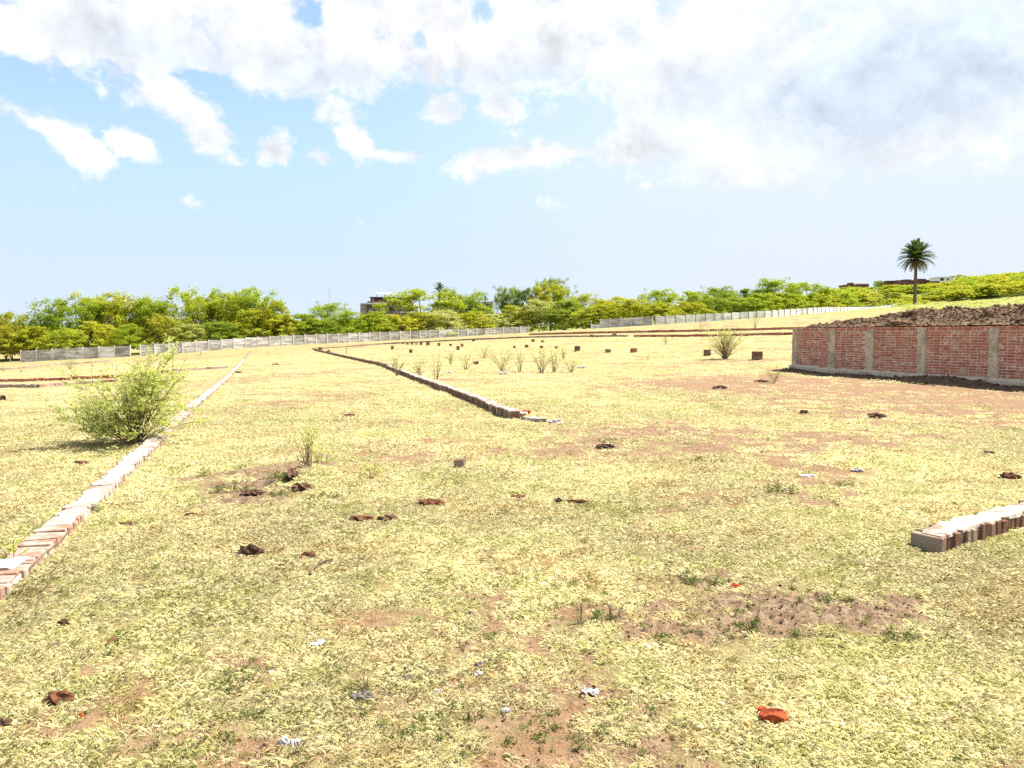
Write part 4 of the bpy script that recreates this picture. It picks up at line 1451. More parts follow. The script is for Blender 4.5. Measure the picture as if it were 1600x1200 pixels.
dark_house(); cream_house(); shed()
hill_house('small dark house with a stair tower at the left end of the ridge', 1321, 1337, 445.5, 452, 352, 'far_brick', ((1325, 1327.5, 447, 449.5),), step=(1329, 1334, 441.5))
hill_house('long low brown house with pale roof on the ridge', 1340, 1358, 443.5, 452, 356, 'far_brick', ((1344, 1346, 445.5, 448), (1351, 1353, 445.5, 448)), roof_mat='white_paint')
hill_house('brick house between ridge tree and palm trunk', 1382, 1403, 441.0, 452, 350, 'far_brick', ((1386, 1388.5, 443.5, 446), (1395, 1397.5, 443.5, 446)), step=(1386, 1396, 438.5))
hill_house('dark red brick house directly behind the palm trunk', 1402, 1432, 438.5, 452, 346, 'far_brick', ((1408, 1410.5, 442, 445), (1419, 1421, 442, 445)), step=(1414, 1424, 436.5))
hill_house('dark red stepped house just right of the palm trunk', 1432, 1452, 438, 452, 344, 'far_brick', ((1437, 1439.5, 441.5, 444.5), (1446, 1448, 441.5, 444.5)), step=(1434, 1447, 435.5))
hill_house('low red house beside the white hilltop house', 1451, 1468, 440, 450, 340, 'far_brick', ((1457, 1459.5, 442.5, 445),))
hill_house('white house on the hilltop with a shaded left half', 1467, 1488, 433, 442, 348, 'white_paint', ((1469, 1475, 434.5, 438.5), (1480, 1482.5, 435, 437.5)), roof_mat='white_paint')
hill_house('white shed in front of the red hill houses right of the palm trunk', 1428, 1444, 447, 452.5, 336, 'white_paint', ((1433, 1435, 448.5, 450.5),))
hill_house('tiny red house on the ridge near the right edge', 1574, 1586, 434.5, 440, 350, 'far_brick', ((1578, 1580, 436, 438),))
hill_house('isolated red brick wall piece on the slope near the right edge', 1530, 1559, 452.5, 461.5, 262, 'far_brick', ((1536, 1538, 455, 458),), roof_mat='far_brick')


def mast():
    p = at_px(515, 480, 260)
    z = hz(p.x, p.y)
    root = thing('radio_mast', 'thin pale lattice mast rising above the umbrella tree', 'mast', (p.x, p.y, z))
    top = CAM_H + (522 - 450) / F_PX * 260 - z
    for i in range(3):
        a = i * 2.094 + .3
        mb = MB(); mb.tube([(.55 * math.cos(a), .55 * math.sin(a), -.3), (.30 * math.cos(a), .30 * math.sin(a), top)], .045, 5); mb.build('leg', M['steel'], root)
    mb = MB()
    n = 26
    for k_ in range(n):
        for i in range(3):
            z0, z1 = top * k_ / n, top * (k_ + 1) / n
            r0, r1 = .55 - .25 * k_ / n, .55 - .25 * (k_ + 1) / n
            a, b = i * 2.094 + .3, (i + 1) * 2.094 + .3
            mb.tube([(r0 * math.cos(a), r0 * math.sin(a), z0), (r1 * math.cos(b), r1 * math.sin(b), z1)], .02, 4)
            mb.tube([(r1 * math.cos(a), r1 * math.sin(a), z1), (r1 * math.cos(b), r1 * math.sin(b), z1)], .02, 4)
    mb.build('lattice', M['steel'], root)
    mb = MB(); mb.tube([(0, 0, top - .5), (0, 0, top + 1.2)], .03, 5); mb.build('antenna', M['steel'], root)


mast()


# ------------------------------------------------------------------ small brick piers in the far plot
PIERS = [(501, 547, 4.5, 4), (514, 551, 4.5, 4), (613, 546, 4.5, 5), (642, 551.5, 5.5, 5), (630, 537.5, 3.5, 3), (637, 538.3, 3.5, 3), (644, 538.3, 3.5, 3), (651, 538.5, 3.5, 3), (658, 539, 4, 3.5), (669, 539.5, 5, 4.5), (686, 540.5, 4.5, 4.5),
         (704, 541, 4, 3.5), (716, 547, 5, 6), (722, 542, 4.5, 4.5), (740, 533.5, 4, 4), (744, 570, 8, 5), (804, 544, 5, 4), (823, 543.5, 5.5, 4.5), (846, 544.5, 5, 4), (870, 545.5, 5, 4.5), (902, 549, 9, 8), (950, 551, 8.5, 5.5),
         (990, 551, 9.5, 6.5), (1105, 556, 9, 9), (1183, 562, 14, 12), (924, 527, 5, 4), (960, 526, 5.5, 4.5), (833, 534.5, 5, 4), (848, 535, 5, 3.5), (719, 731, 11, 7)]
for i, (px, py, w, h) in enumerate(PIERS):
    p = ground_at(px, py)
    sc = p.y / F_PX
    W_, Hh = max(.12, w * sc), max(.10, h * sc * 1.1)
    if i == 29:
        lab = 'single dark half brick lying alone in the middle of the grass'
    elif i == 24:
        lab = 'largest brick pier stump, right of the spiky bush near the brick wall'
    elif i == 23:
        lab = 'brick pier stump just left of the spiky bush'
    elif i < 2:
        lab = ('brick stump beside the far end of the middle kerb, %s one' % ('farther' if i == 0 else 'nearer'))
    elif i == 15:
        lab = 'brown brick stump low among the twiggy plants'
    else:
        lab = None
    if lab is None:
        order = sorted(q[0] for k_, q in enumerate(PIERS) if k_ not in (0, 1, 15, 23, 24, 29))
        lab = 'small brick pier stump in the far plot, %s from the left of its group' % ordinal(order.index(px) + 1)
    root = thing('brick_pier', lab, 'brick pier', (p.x, p.y, hz(p.x, p.y)), random.uniform(-.3, .3), 'brick pier stumps')
    rows = max(2, round((Hh + .06) / .09))
    ch = (Hh + .06) / rows
    me = [bevel_box_mesh('brick', (W_ / 2 - .008, W_, ch - .012), .006, .006, i), bevel_box_mesh('brick', (W_, W_ / 2 - .008, ch - .012), .006, .006, i + 50)]
    for r_ in range(rows):
        for sg in (-1, 1):
            if r_ == rows - 1 and sg == 1 and i % 3 == 1: continue
            l = (sg * W_ / 4, 0, ch * r_ - .05) if r_ % 2 == 0 else (0, sg * W_ / 4, ch * r_ - .05)
            obj('brick', me[r_ % 2], M['brick'] if i % 3 == 1 else M['brick_brown'], root, loc=l, rot=(0, 0, random.uniform(-.04, .04)))
    mb = MB(); mb.box((0, 0, (Hh + .0) / 2 - .04), (W_ * .8, W_ * .8, Hh + .02)); mb.build('mortar', M['mortar'], root)

for px, py, hh, lab in ((542, 553, 11, 'short grey wooden stake beside the middle kerb'), (145, 573, 8, 'small stake in the left plot near the short wall'), (6, 582, 10, 'stake at the left edge near the concrete wall'), (34, 583, 6, 'tiny stake standing in the far left plot'),
                        (16, 567, 14, 'whitish post just left of the short pale wall'), (313, 556, 7, 'small stake near the far end of the left kerb'), (176, 574, 5, 'tiny stake right of the small left stake')):
    p = ground_at(px, py)
    L = hh * p.y / F_PX
    mb = MB(); mb.tube([(0, 0, -.15), (.02, .01, L * .5), (.05, .0, L)], [.05, .045, .04], 6)
    mb.tube([(.05, .0, L * .8), (.10, .02, L * .92)], [.02, .01], 5)
    tag(mb.build('wooden_stake', M['wood'], loc=(p.x, p.y, hz(p.x, p.y)), rot=(0, .12, random.uniform(0, 6))), lab, 'stake')


# ------------------------------------------------------------------ clods, stones and litter lying in the grass
CL = [(392, 868, .20, .12, .10, 'clod', 'dark brown dung clod left of the curved stick', 'dung'), (480, 871, .11, .08, .055, 'clod_red', 'smaller brown clod beside the curved stick', 'clod'),
      (202, 820, .19, .09, .035, 'clod_red', 'flat reddish clod near the left kerb', 'clod'), (297, 807, .09, .06, .05, 'clod', 'small dark clod between left kerb and the mound', 'clod'),
      (566, 813, .22, .10, .06, 'clod_red', 'reddish clod, left of the pair in the middle grass', 'clod'), (607, 813, .17, .09, .06, 'clod', 'dark clod, right of the pair in the middle grass', 'clod'),
      (673, 789, .24, .12, .075, 'clod_red', 'broad reddish clump of earth above the clod pair', 'clod'), (808, 779, .14, .12, .05, 'clod_red', 'crumbled reddish clump between two clods', 'clod'),
      (872, 785, .08, .07, .06, 'clod', 'small black clod left of the long red clod', 'clod'), (896, 787, .22, .08, .05, 'clod_red', 'long reddish clod in the middle of the field', 'clod'),
      (92, 1095, .115, .075, .06, 'clod_red', 'cracked brown clod near the lower left corner', 'clod'), (127, 1120, .03, .028, .022, 'orange', 'small orange crumb beside the cracked brown clod', 'brick crumb'),
      (100, 976, .06, .045, .042, 'clod', 'small dark clod in the left foreground grass', 'clod'), (176, 1004, .05, .038, .034, 'clod_red', 'small brown clod right of the dark foreground one', 'clod'),
      (1580, 747, .20, .12, .08, 'clod_red', 'reddish brown clod at the right edge above the white kerb', 'clod'), (1545, 709, .18, .10, .05, 'clod', 'dark flat clod above the reddish one at right', 'clod'),
      (1370, 653, .30, .18, .12, 'clod', 'dark clod in the bare patch before the brick wall', 'clod'), (1256, 647, .16, .12, .10, 'clod', 'small dark clod in front of the left end of brick wall', 'clod'),
      (733, 961, .045, .036, .030, 'stone', 'small grey pebble in the middle foreground', 'stone'), (638, 1062, .042, .035, .030, 'stone', 'brownish pebble left of the white stone', 'stone'),
      (443, 1162, .050, .038, .034, 'stone_white', 'white stone at the bottom, left of a pair', 'stone'), (462, 1165, .044, .036, .034, 'stone_white', 'white stone at the bottom, right of a pair', 'stone'),
      (747, 1056, .042, .032, .026, 'stone_white', 'white stone in the middle foreground', 'stone'), (423, 1051, .024, .02, .016, 'stone_white', 'tiny white pebble in the left foreground', 'stone'),
      (750, 1043, .05, .045, .035, 'stone', 'grey pebble just behind the white foreground stone', 'stone'), (565, 1092, .095, .07, .045, 'stone', 'pale grey crumbly lump with weed behind it', 'stone'), (684, 1083, .03, .025, .02, 'stone_white', 'small whitish chip right of the grey lump', 'stone'), (790, 1112, .04, .03, .02, 'stone_white', 'whitish chip in the bare foreground soil', 'stone'),
      (1148, 918, .08, .05, .03, 'orange', 'orange brick shard on the rough clod patch', 'brick shard'), (1298, 1104, .05, .03, .016, 'orange', 'flat orange shard right of the broken orange brick', 'brick shard'),
      (1258, 1090, .05, .02, .012, 'orange', 'thin orange chip behind the broken orange brick', 'brick shard'), (1262, 745, .20, .10, .04, 'stone_white', 'whitish flat stone in the right field', 'stone'), (1340, 736, .16, .09, .05, 'stone_white', 'pale stone right of the flat whitish one', 'stone'),
      (130, 725, .22, .11, .05, 'clod_red', 'flat red clod left of the left kerb', 'clod'), (4, 625, .2, .2, .2, 'clod', 'dark lump at the left edge before the far kerbs', 'clod'), (371, 583, .5, .35, .14, 'clod', 'dark clod right of the long kerb, far away', 'clod'),
      (700, 583, .3, .2, .1, 'stone_white', 'white stone among twiggy plants beyond middle kerb', 'stone'), (788, 585, .4, .25, .12, 'stone_white', 'white slab piece below the twiggy plants', 'stone'), (908, 576, .4, .25, .14, 'stone_white', 'white stone right of the twiggy plants', 'stone'),
      (1125, 607, .4, .2, .12, 'clod', 'dark clod on the bare earth left of brick wall', 'clod'), (1190, 597, .4, .2, .1, 'clod', 'dark clod nearer the left end of brick wall', 'clod'), (430, 570, .5, .3, .12, 'clod', 'dark clod on the far track', 'clod'),
      (457, 744, .12, .34, .10, 'clod', 'narrow dark clod standing in for the shaded hole in the rough mound', 'clod'), (470, 764, .22, .20, .08, 'clod', 'low brown clod at the right front of the rough mound', 'clod'), (395, 772, .24, .14, .06, 'clod', 'low dark clod at the left front of the rough mound', 'clod'),  # narrow clod is added to give the mound's hole its dark shade
      (8, 1135, .07, .05, .04, 'clod', 'dark clod at the left edge near the lower corner', 'clod'), (548, 650, .2, .12, .06, 'clod_red', 'reddish clod on the track left of middle kerb', 'clod'), (945, 700, .25, .16, .08, 'clod', 'dark clod on the bare patch right of middle kerb', 'clod')]
for i, (px, py, a, b, c, mt, lab, cat) in enumerate(CL):
    nm = {'dung': 'dung_clod', 'clod': 'earth_clod', 'stone': 'stone', 'brick crumb': 'brick_crumb', 'brick shard': 'brick_shard'}[cat]
    rubble(lab, px, py, (a * .95, b * .95, c * 1.0), M[mt], nm, 10 + i, random.uniform(-.3, .3), cat)

slab('broken orange brick half in the right foreground', 1208, 1130, (.105, .068, .052), M['orange'], -.25, 'broken_brick', 31, 'brick', .12, .085)
slab('small orange brick piece touching the broken half brick', 1190, 1117, (.045, .036, .034), M['orange'], .5, 'broken_brick', 32, 'brick', .3, .10)


def litter(label, px, py, s, mat, seed):
    r = random.Random(seed)
    p = ground_at(px, py, 0, HH)
    n = 6
    vs = [((i / n - .5) * s + r.uniform(-.1, .1) * s, (j / n - .5) * s * .6 + r.uniform(-.1, .1) * s, s * .28 * abs(math.sin(i * 1.3 + j * .8 + seed)) + .006) for i in range(n + 1) for j in range(n + 1)]
    fs = [(i * (n + 1) + j, (i + 1) * (n + 1) + j, (i + 1) * (n + 1) + j + 1, i * (n + 1) + j + 1) for i in range(n) for j in range(n)]
    tag(obj('plastic_scrap', new_mesh('plastic_scrap', vs, fs), mat, loc=(p.x, p.y, p.z), rot=(0, 0, r.uniform(0, 6))), label, 'litter')


litter('crumpled white plastic scrap in the right-centre foreground', 922, 1086, .075, M['paper'], 3)
litter('faded white paper scrap in the left-centre foreground', 497, 1010, .07, M['paper'], 5)


def stick(name, label, pts, rad, mat):
    P = [ground_at(*p[:2], p[2] if len(p) > 2 else 0, HH) for p in pts]
    O = P[0].copy()
    mb = MB()
    mb.tube([p - O for p in P], [rad * (1 - .4 * i / (len(P) - 1)) for i in range(len(P))], 6)
    a, b = P[len(P) // 2] - O, P[-1] - O
    mb.tube([a, a.lerp(b, .2) + Vector((.0, .0, rad * 2.5))], [rad * .7, rad * .3], 5)
    tag(mb.build(name, mat, loc=O), label, 'stick')


stick('dry_stick', 'curved dark stick lying on the foreground grass', [(485, 898, .02), (488, 889, .035), (496, 882, .04), (508, 877, .04), (520, 873, .035)], .010, M['bark'])


def arch_stick():
    p = ground_at(42, 902)
    O = Vector((p.x, p.y, hz(p.x, p.y)))
    mb = MB()
    mb.tube([(0, 0, -.02), (.01, .03, .06), (.07, .10, .14), (.14, .16, .20), (.19, .2, .28)], [.008, .007, .006, .005, .003], 6)
    mb.tube([(.07, .10, .14), (.05, .12, .19)], [.004, .002], 5)
    tag(mb.build('dry_stick', M['twig'], loc=O), 'thin bent twig rising beside the near end of the left kerb', 'stick')


arch_stick()


# ------------------------------------------------------------------ big feathery bush and smaller plants
def branch_plant(name, label, cat, px, py, height, spread, n_br, n_leaf, leaf, leaf_mat, seed, twigs=4, stem_r=.010, loc=None, droop=.25, upright=.35, leafless=0.0, group=None, lop=(0, 0), aspect=.4, skew=0.0):
    r = random.Random(seed); rn = np.random.default_rng(seed)
    p = ground_at(px, py) if loc is None else Vector(loc)
    root = thing(name, label, cat, (p.x, p.y, hz(p.x, p.y)), group=group)
    mb = MB()
    anchor = []
    for i in range(n_br):
        a = i * 2.39996 + r.uniform(-.4, .4)
        out = spread * (r.uniform(.15, 1.0)) 
        top = height * r.uniform(upright, 1.0) * (1 - .25 * (out / spread) ** 2)
        top *= 1 + skew * math.cos(a) * out / spread
        e = Vector((math.cos(a) * out * (1 - .12 * math.cos(a) if skew else 1) + lop[0] * r.random(), math.sin(a) * out * .8 + lop[1] * r.random(), top))
        s = Vector((r.uniform(-.06, .06), r.uniform(-.06, .06), -.04))
        m1 = s.lerp(e, .35) + Vector((0, 0, top * .16)); m2 = s.lerp(e, .72) + Vector((0, 0, top * .14))
        e2 = e - Vector((0, 0, top * droop * r.random() * out / spread))
        pts = [s, m1, m2, e2]
        mb.tube(pts, [stem_r, stem_r * .75, stem_r * .5, stem_r * .2], 5)
        for t in range(twigs):
            q = r.uniform(.3, .97)
            f = q * 3; k_ = min(int(f), 2)
            b0 = pts[k_].lerp(pts[k_ + 1], f - k_)
            dr = Vector((r.uniform(-1, 1), r.uniform(-1, 1), r.uniform(-.3, .9))).normalized()
            L = height * r.uniform(.10, .24)
            b1 = b0 + dr * L + (e2 - m1).normalized() * L * .5
            mb.tube([b0, b0.lerp(b1, .5) + Vector((0, 0, L * .08)), b1], [stem_r * .35, stem_r * .25, stem_r * .1], 4)
            anchor.append((b0, b1))
        anchor.append((m2, e2))
    mb.build('stem', M['twig'] if leafless else M['bark'], root)
    if n_leaf:
        A = np.array([[*a] for a, b in anchor]); B = np.array([[*b] for a, b in anchor])
        # pinnate leaves: rows of leaflets either side of short rachises
        nr = max(1, n_leaf // 10)
        idx = rn.integers(0, len(A), nr)
        t = rn.uniform(.05, 1.08, nr)[:, None]
        c = A[idx] * (1 - t) + B[idx] * t
        d = rn.normal(size=(nr, 3)); d[:, 2] = d[:, 2] * .5 + .15
        d /= np.linalg.norm(d, axis=1)[:, None]
        rl = leaf * rn.uniform(2.5, 5.0, nr)
        P = []
        for k_ in range(10):
            P.append(c + d * (rl * (k_ // 2 + .5) / 5)[:, None] + rn.normal(0, leaf * .35, (nr, 3)))
        P = np.concatenate(P)
        P[:, 2] = np.maximum(P[:, 2], .01)
        me = quads_mesh('foliage', leaf_quads(P, leaf * rn.uniform(.6, 1.3, len(P)), rn, .4, aspect))
        obj('foliage', me, M[leaf_mat], root)
    return root


branch_plant('mesquite_bush', 'big pale green feathery bush growing over the left kerb', 'bush', 212, 692, 1.42, 1.14, 74, 36000, .0160, 'bush', 21, 11, .007, lop=(.05, 0), droop=.45, upright=.18, skew=.38)
SHR = [(620, 588, .85, .45, 12, 900, 'leaf_pale', 'leafy grey-green twig plant right behind the middle kerb'), (655, 588, .75, .5, 12, 700, 'leaf_pale', 'second twig plant behind the middle kerb'), (682, 592, .95, .45, 9, 60, 'leaf_pale', 'bare branching shrub behind the middle kerb'),
       (704, 570, .8, .35, 10, 500, 'leaf_pale', 'thin weed plant right of the bare branching shrub'), (728, 578, .8, .6, 8, 300, 'leaf_pale', 'sparse sprawling twigs in the middle plot'), (756, 560, .9, .8, 10, 400, 'leaf_pale', 'pale tall twigs behind the sprawling ones'),
       (785, 580, 1.0, .9, 12, 900, 'leaf_pale', 'wide spreading twig plant left of the yellowish sprays'), (812, 582, 1.1, .5, 8, 100, 'leaf_pale', 'forked bare stem shrub in the middle plot'), (846, 582, 1.2, .6, 14, 1300, 'bush', 'upright pale yellow-green spray plant in the middle plot'),
       (866, 582, 1.1, .5, 12, 900, 'bush', 'pale green spray plant right of the upright yellow one'), (892, 583, .6, .5, 10, 500, 'bush', 'low green plant at the right end of the sprays'), (880, 562, .7, .3, 8, 200, 'leaf_pale', 'dry brownish twig plant near brick stumps'),
       (1095, 520, 1.6, .9, 9, 300, 'leaf_pale', 'tall sparse twig plant before the whitewashed wall'), (1180, 513, 1.6, .9, 10, 500, 'leaf_pale', 'pale dry plant before the whitewashed wall, right of centre'), (1132, 536, .9, .4, 9, 300, 'leaf_pale', 'small brownish plant behind the spiky bush'),
       (110, 578, 1.0, .9, 12, 900, 'leaf_pale', 'dry pale plant in front of the short left wall'), (1040, 538, .8, .5, 8, 200, 'leaf_pale', 'little weed in the far plot'), (1210, 598, .5, .3, 7, 150, 'leaf_pale', 'small weed left of the brick wall')]
for i, (px, py, h, s, n, nl, mt, lab) in enumerate(SHR):
    branch_plant('twig_plant', lab, 'plant', px, py, h, s, int(n * 1.5), nl, .020, mt, 60 + i, 5, .008, leafless=1, upright=.5, droop=.1, group='twiggy plants in the far plots')
branch_plant('spiky_bush', 'fan shaped pale green bush with stiff stems near brick stumps', 'bush', 1133, 561, 1.55, 1.25, 90, 5000, .022, 'bush', 90, 2, .012, leafless=1, upright=.42, droop=.0)
for i, (px, py, h, s, n, nl, lab) in enumerate(((480, 752, .45, .22, 22, 900, 'tuft of upright yellow-green stems beside the earth mound'), (500, 742, .38, .2, 16, 600, 'second upright tuft just right of the mound'), (575, 748, .18, .2, 10, 400, 'small weed right of the mound'),
                                               (1012, 562, .4, .4, 8, 150, 'tiny dry tuft in the far plot'))):
    branch_plant('grass_tuft', lab, 'plant', px, py, h, s, n, nl, .012, 'bush', 120 + i, 3, .004, leafless=1, upright=.6, droop=.1)


def weed(label, px, py, rad, h, n, seed, mat='weed', stalks=0):
    r = random.Random(seed); rn = np.random.default_rng(seed)
    p = ground_at(px, py, 0, HH)
    root = thing('weed', label, 'weed', (p.x, p.y, hz(p.x, p.y)))
    a = rn.uniform(0, 6.28, n); q = np.sqrt(rn.uniform(0, 1, n)) * rad
    cc = rn.normal(0, rad * .55, (5, 2)); ci = rn.integers(0, 5, n)
    q = np.abs(rn.normal(0, rad * .24, n))
    P = np.stack([cc[ci, 0] + q * np.cos(a), cc[ci, 1] * .8 + q * np.sin(a), .006 + h * rn.uniform(0, 1, n) ** 1.5 * np.exp(-q / rad * 2)], 1)
    obj('leaves', quads_mesh('leaves', leaf_quads(P, np.minimum(rad * .08, .011) * rn.uniform(.6, 1.6, n), rn, .4, .35)), M[mat], root)
    mb = MB()
    for i in range(5 + stalks):
        t = r.uniform(0, 6.28); l = rad * r.uniform(.5, .9)
        hh = h * (r.uniform(.4, .9) if i < 5 else r.uniform(1.2, 2.2))
        if i >= 5: l *= .35
        mb.tube([(0, 0, -.01), (math.cos(t) * l * .5, math.sin(t) * l * .5, hh * .6), (math.cos(t) * l, math.sin(t) * l, hh)], [.004, .003, .0015], 4)
    mb.build('stem', M['twig'], root)


WEEDS = [(955, 970, .10, .07, 160, 3, 'dark green weed with thin stalk in the centre foreground'), (908, 975, .06, .08, 60, 3, 'thin stalky weed left of the dark green one'), (572, 1080, .09, .06, 130, 2, 'weed behind the pale grey lump'), (403, 1118, .06, .05, 120, 0, 'small leafy weed in the lower left foreground'), (414, 1085, .035, .03, 60, 0, 'tiny weed above the small leafy one, lower left'),
         (378, 1085, .07, .02, 90, 0, 'flat weed patch in the lower left grass'), (1168, 980, .10, .04, 140, 0, 'dark weed in the rough clod patch, left'), (1252, 995, .10, .04, 120, 0, 'dark weed in the rough clod patch, middle'), (1422, 998, .12, .05, 160, 0, 'dark weed in the rough clod patch, right'), (1078, 908, .14, .06, 240, 0, 'green weed clump left of the orange shard'),
         (1125, 912, .14, .04, 180, 0, 'low dark weed beside the orange shard'), (1218, 768, .22, .09, 260, 0, 'dark green weed clump in the right field'), (1325, 760, .14, .06, 140, 0, 'small weed right of the dark clump'), (690, 1122, .09, .025, 130, 0, 'dark flat weed in the bottom centre'), (770, 1046, .07, .02, 100, 0, 'dark flat weed beside the white stone'),
         (1070, 990, .08, .03, 90, 0, 'weed at the left tip of the rough patch'), (245, 1165, .05, .03, 80, 0, 'small weed near the bottom, left quarter'), (370, 765, .2, .06, 260, 0, 'green weed on the rough mound, left'), (440, 745, .2, .07, 260, 0, 'green weed on the rough mound, middle'), (430, 775, .22, .05, 260, 0, 'low green weed at the front of the mound'),
         (505, 778, .16, .05, 160, 0, 'dark weed at the right foot of the mound'), (340, 740, .18, .06, 180, 0, 'green weed at the left rear of the mound'), (1300, 935, .12, .04, 130, 0, 'weed at the rear of the rough clod patch'), (1025, 1000, .09, .03, 100, 0, 'flat weed left of the rough clod patch'), (860, 1135, .09, .02, 130, 0, 'flat weed in the lower right centre'),
         (10, 1128, .05, .03, 90, 0, 'weed clump at the left edge near the bottom'), (1090, 720, .2, .06, 160, 0, 'weed on the bare patch in the right field'), (960, 690, .2, .06, 160, 0, 'weed right of the middle kerb end'), (735, 1175, .05, .015, 60, 0, 'tiny weed at the bottom centre'), (145, 800, .12, .08, 140, 1, 'weed at the foot of the left kerb')]
for i, (px, py, rd, h, n, st, lab) in enumerate(WEEDS):
    weed(lab, px, py, rd, h, int(n * 1.6), 200 + i, stalks=st)


def sprig():
    p = ground_at(22, 885)
    root = thing('leafy_sprig', 'sprig with round green leaves at the near end of the left kerb', 'plant', (p.x, p.y, hz(p.x, p.y)))
    rn = np.random.default_rng(5)
    mb = MB()
    for i in range(5):
        t = i * 1.3
        mb.tube([(0, 0, -.01), (math.cos(t) * .05, math.sin(t) * .04, .09), (math.cos(t) * .11, math.sin(t) * .08, .13 + .02 * i)], [.004, .003, .002], 4)
    mb.build('stem', M['twig'], root)
    me = quads_mesh('leaf', leaf_quads(np.zeros((1, 3)), np.array([.019]), rn, 3, .85))
    for i in range(26):
        t = rn.uniform(0, 6.28); q = rn.uniform(.02, .13)
        obj('leaf', me, M['leaf_bright'], root, loc=(math.cos(t) * q, math.sin(t) * q * .8, rn.uniform(.05, .2)), rot=(rn.uniform(-.6, .6), rn.uniform(-.6, .6), rn.uniform(0, 6)))


sprig()


# ------------------------------------------------------------------ grass: blades nobody could count, thinning out with distance
def tuft_mesh(name, seed, n, L, spread, w):
    r = np.random.default_rng(seed)
    a = r.uniform(0, 2 * np.pi, n); q = np.sqrt(r.uniform(0, 1, n)) * spread
    b = np.stack([q * np.cos(a), q * np.sin(a), np.full(n, -.004)], 1)
    t = r.uniform(0, 2 * np.pi, n)
    lay = r.uniform(.55, 1.5, n)                            # how far the blade lies over
    l = L * r.uniform(.5, 1.2, n)
    d = np.stack([np.cos(t) * np.sin(lay), np.sin(t) * np.sin(lay), np.cos(lay) * .9], 1)
    m = b + d * (l * .55)[:, None]
    e = m + (d * np.array([1, 1, .25])) * (l * .5)[:, None] - np.array([0, 0, 1]) * (l * .10 * lay)[:, None]
    s = np.stack([-np.sin(t), np.cos(t), np.zeros(n)], 1) * w
    e[:, 2] = np.maximum(e[:, 2], .002)
    return quads_mesh(name, np.stack([b - s, b + s, m + s * .8, e, m - s * .8], 1), 5)


def instancer(name, label, pts, scales, rots, meshes, mat):
    coll = bpy.data.collections.new(name + '_sources')
    for me in meshes:
        so = bpy.data.objects.new(name + '_source', me)
        if not me.materials: me.materials.append(mat)
        coll.objects.link(so)
    me = bpy.data.meshes.new(name)
    me.vertices.add(len(pts)); me.vertices.foreach_set('co', pts.ravel().astype(np.float32))
    at = me.attributes.new('sc', 'FLOAT', 'POINT'); at.data.foreach_set('value', scales.astype(np.float32))
    at = me.attributes.new('rot', 'FLOAT_VECTOR', 'POINT'); at.data.foreach_set('vector', rots.ravel().astype(np.float32))
    o = obj(name, me)
    tree_ = bpy.data.node_groups.new(name + '_nodes', 'GeometryNodeTree')
    tree_.interface.new_socket('Geometry', in_out='INPUT', socket_type='NodeSocketGeometry')
    tree_.interface.new_socket('Geometry', in_out='OUTPUT', socket_type='NodeSocketGeometry')
    N = tree_.nodes
    gi, go = N.new('NodeGroupInput'), N.new('NodeGroupOutput')
    ip = N.new('GeometryNodeInstanceOnPoints'); ci = N.new('GeometryNodeCollectionInfo')
    ci.inputs['Collection'].default_value = coll
    ci.inputs['Separate Children'].default_value = True
    ci.inputs['Reset Children'].default_value = True
    ip.inputs['Pick Instance'].default_value = True
    a1 = N.new('GeometryNodeInputNamedAttribute'); a1.data_type = 'FLOAT'; a1.inputs[0].default_value = 'sc'
    a2 = N.new('GeometryNodeInputNamedAttribute'); a2.data_type = 'FLOAT_VECTOR'; a2.inputs[0].default_value = 'rot'
    lk = tree_.links.new
    lk(gi.outputs[0], ip.inputs['Points']); lk(ci.outputs[0], ip.inputs['Instance'])
    er = N.new('FunctionNodeEulerToRotation')
    lk(a2.outputs['Attribute'], er.inputs[0]); lk(er.outputs[0], ip.inputs['Rotation'])
    lk(a1.outputs['Attribute'], ip.inputs['Scale']); lk(ip.outputs[0], go.inputs[0])
    md = o.modifiers.new('scatter', 'NODES'); md.node_group = tree_
    return tag(o, label, 'grass', kind='stuff')


def scatter(r0, r1, n, seed, keep_dirt, half=42):
    r = np.random.default_rng(seed)
    rad = np.sqrt(r.uniform(r0 ** 2, r1 ** 2, n)); a = np.radians(r.uniform(-half, half, n))
    x, y = rad * np.sin(a), rad * np.cos(a)
    dirt, rough = patch_masks(x, y)
    clump = fbm(x * 3.1, y * 3.1, 3, .6) + .6 * fbm(x * .9, y * .9 + 7, 2)
    keep = r.uniform(0, 1, n) < np.clip(.88 - dirt * keep_dirt + clump * 1.1 - .4 * rough, 0.02, 1) * np.minimum(1, sstep(rad, r0 * .82, r0 * 1.12) + (r0 < 2)) * (1 - sstep(rad, r1 * .72, r1))
    # not on the wall, the heap or the kerb tops
    s = (x - WA.x) * WDIR.x + (y - WA.y) * WDIR.y
    t = -((x - WA.x) * WNRM.x + (y - WA.y) * WNRM.y)
    keep &= ~((s > -.3) & (t > -.5) & (t < 7) & (s < WLEN + 2))
    for P, w in ((LK, .14), (MK, .14), ([tuple(RKA), tuple(RKA + (RKB - RKA).normalized() * 3.2)], .14)):
        for (ax, ay), (bx, by) in zip(P, P[1:]):
            dx, dy = bx - ax, by - ay
            l2 = dx * dx + dy * dy
            u = np.clip(((x - ax) * dx + (y - ay) * dy) / l2, 0, 1)
            keep &= np.hypot(x - ax - u * dx, y - ay - u * dy) > w
    x, y = x[keep], y[keep]
    z = HH(x, y)
    m = len(x)
    sc = r.uniform(.6, 1.3, m) * (1 + .35 * clump[keep])
    rot = np.stack([r.normal(0, .06, m), r.normal(0, .06, m), r.uniform(0, 6.28, m)], 1)
    return np.stack([x, y, z], 1), sc, rot


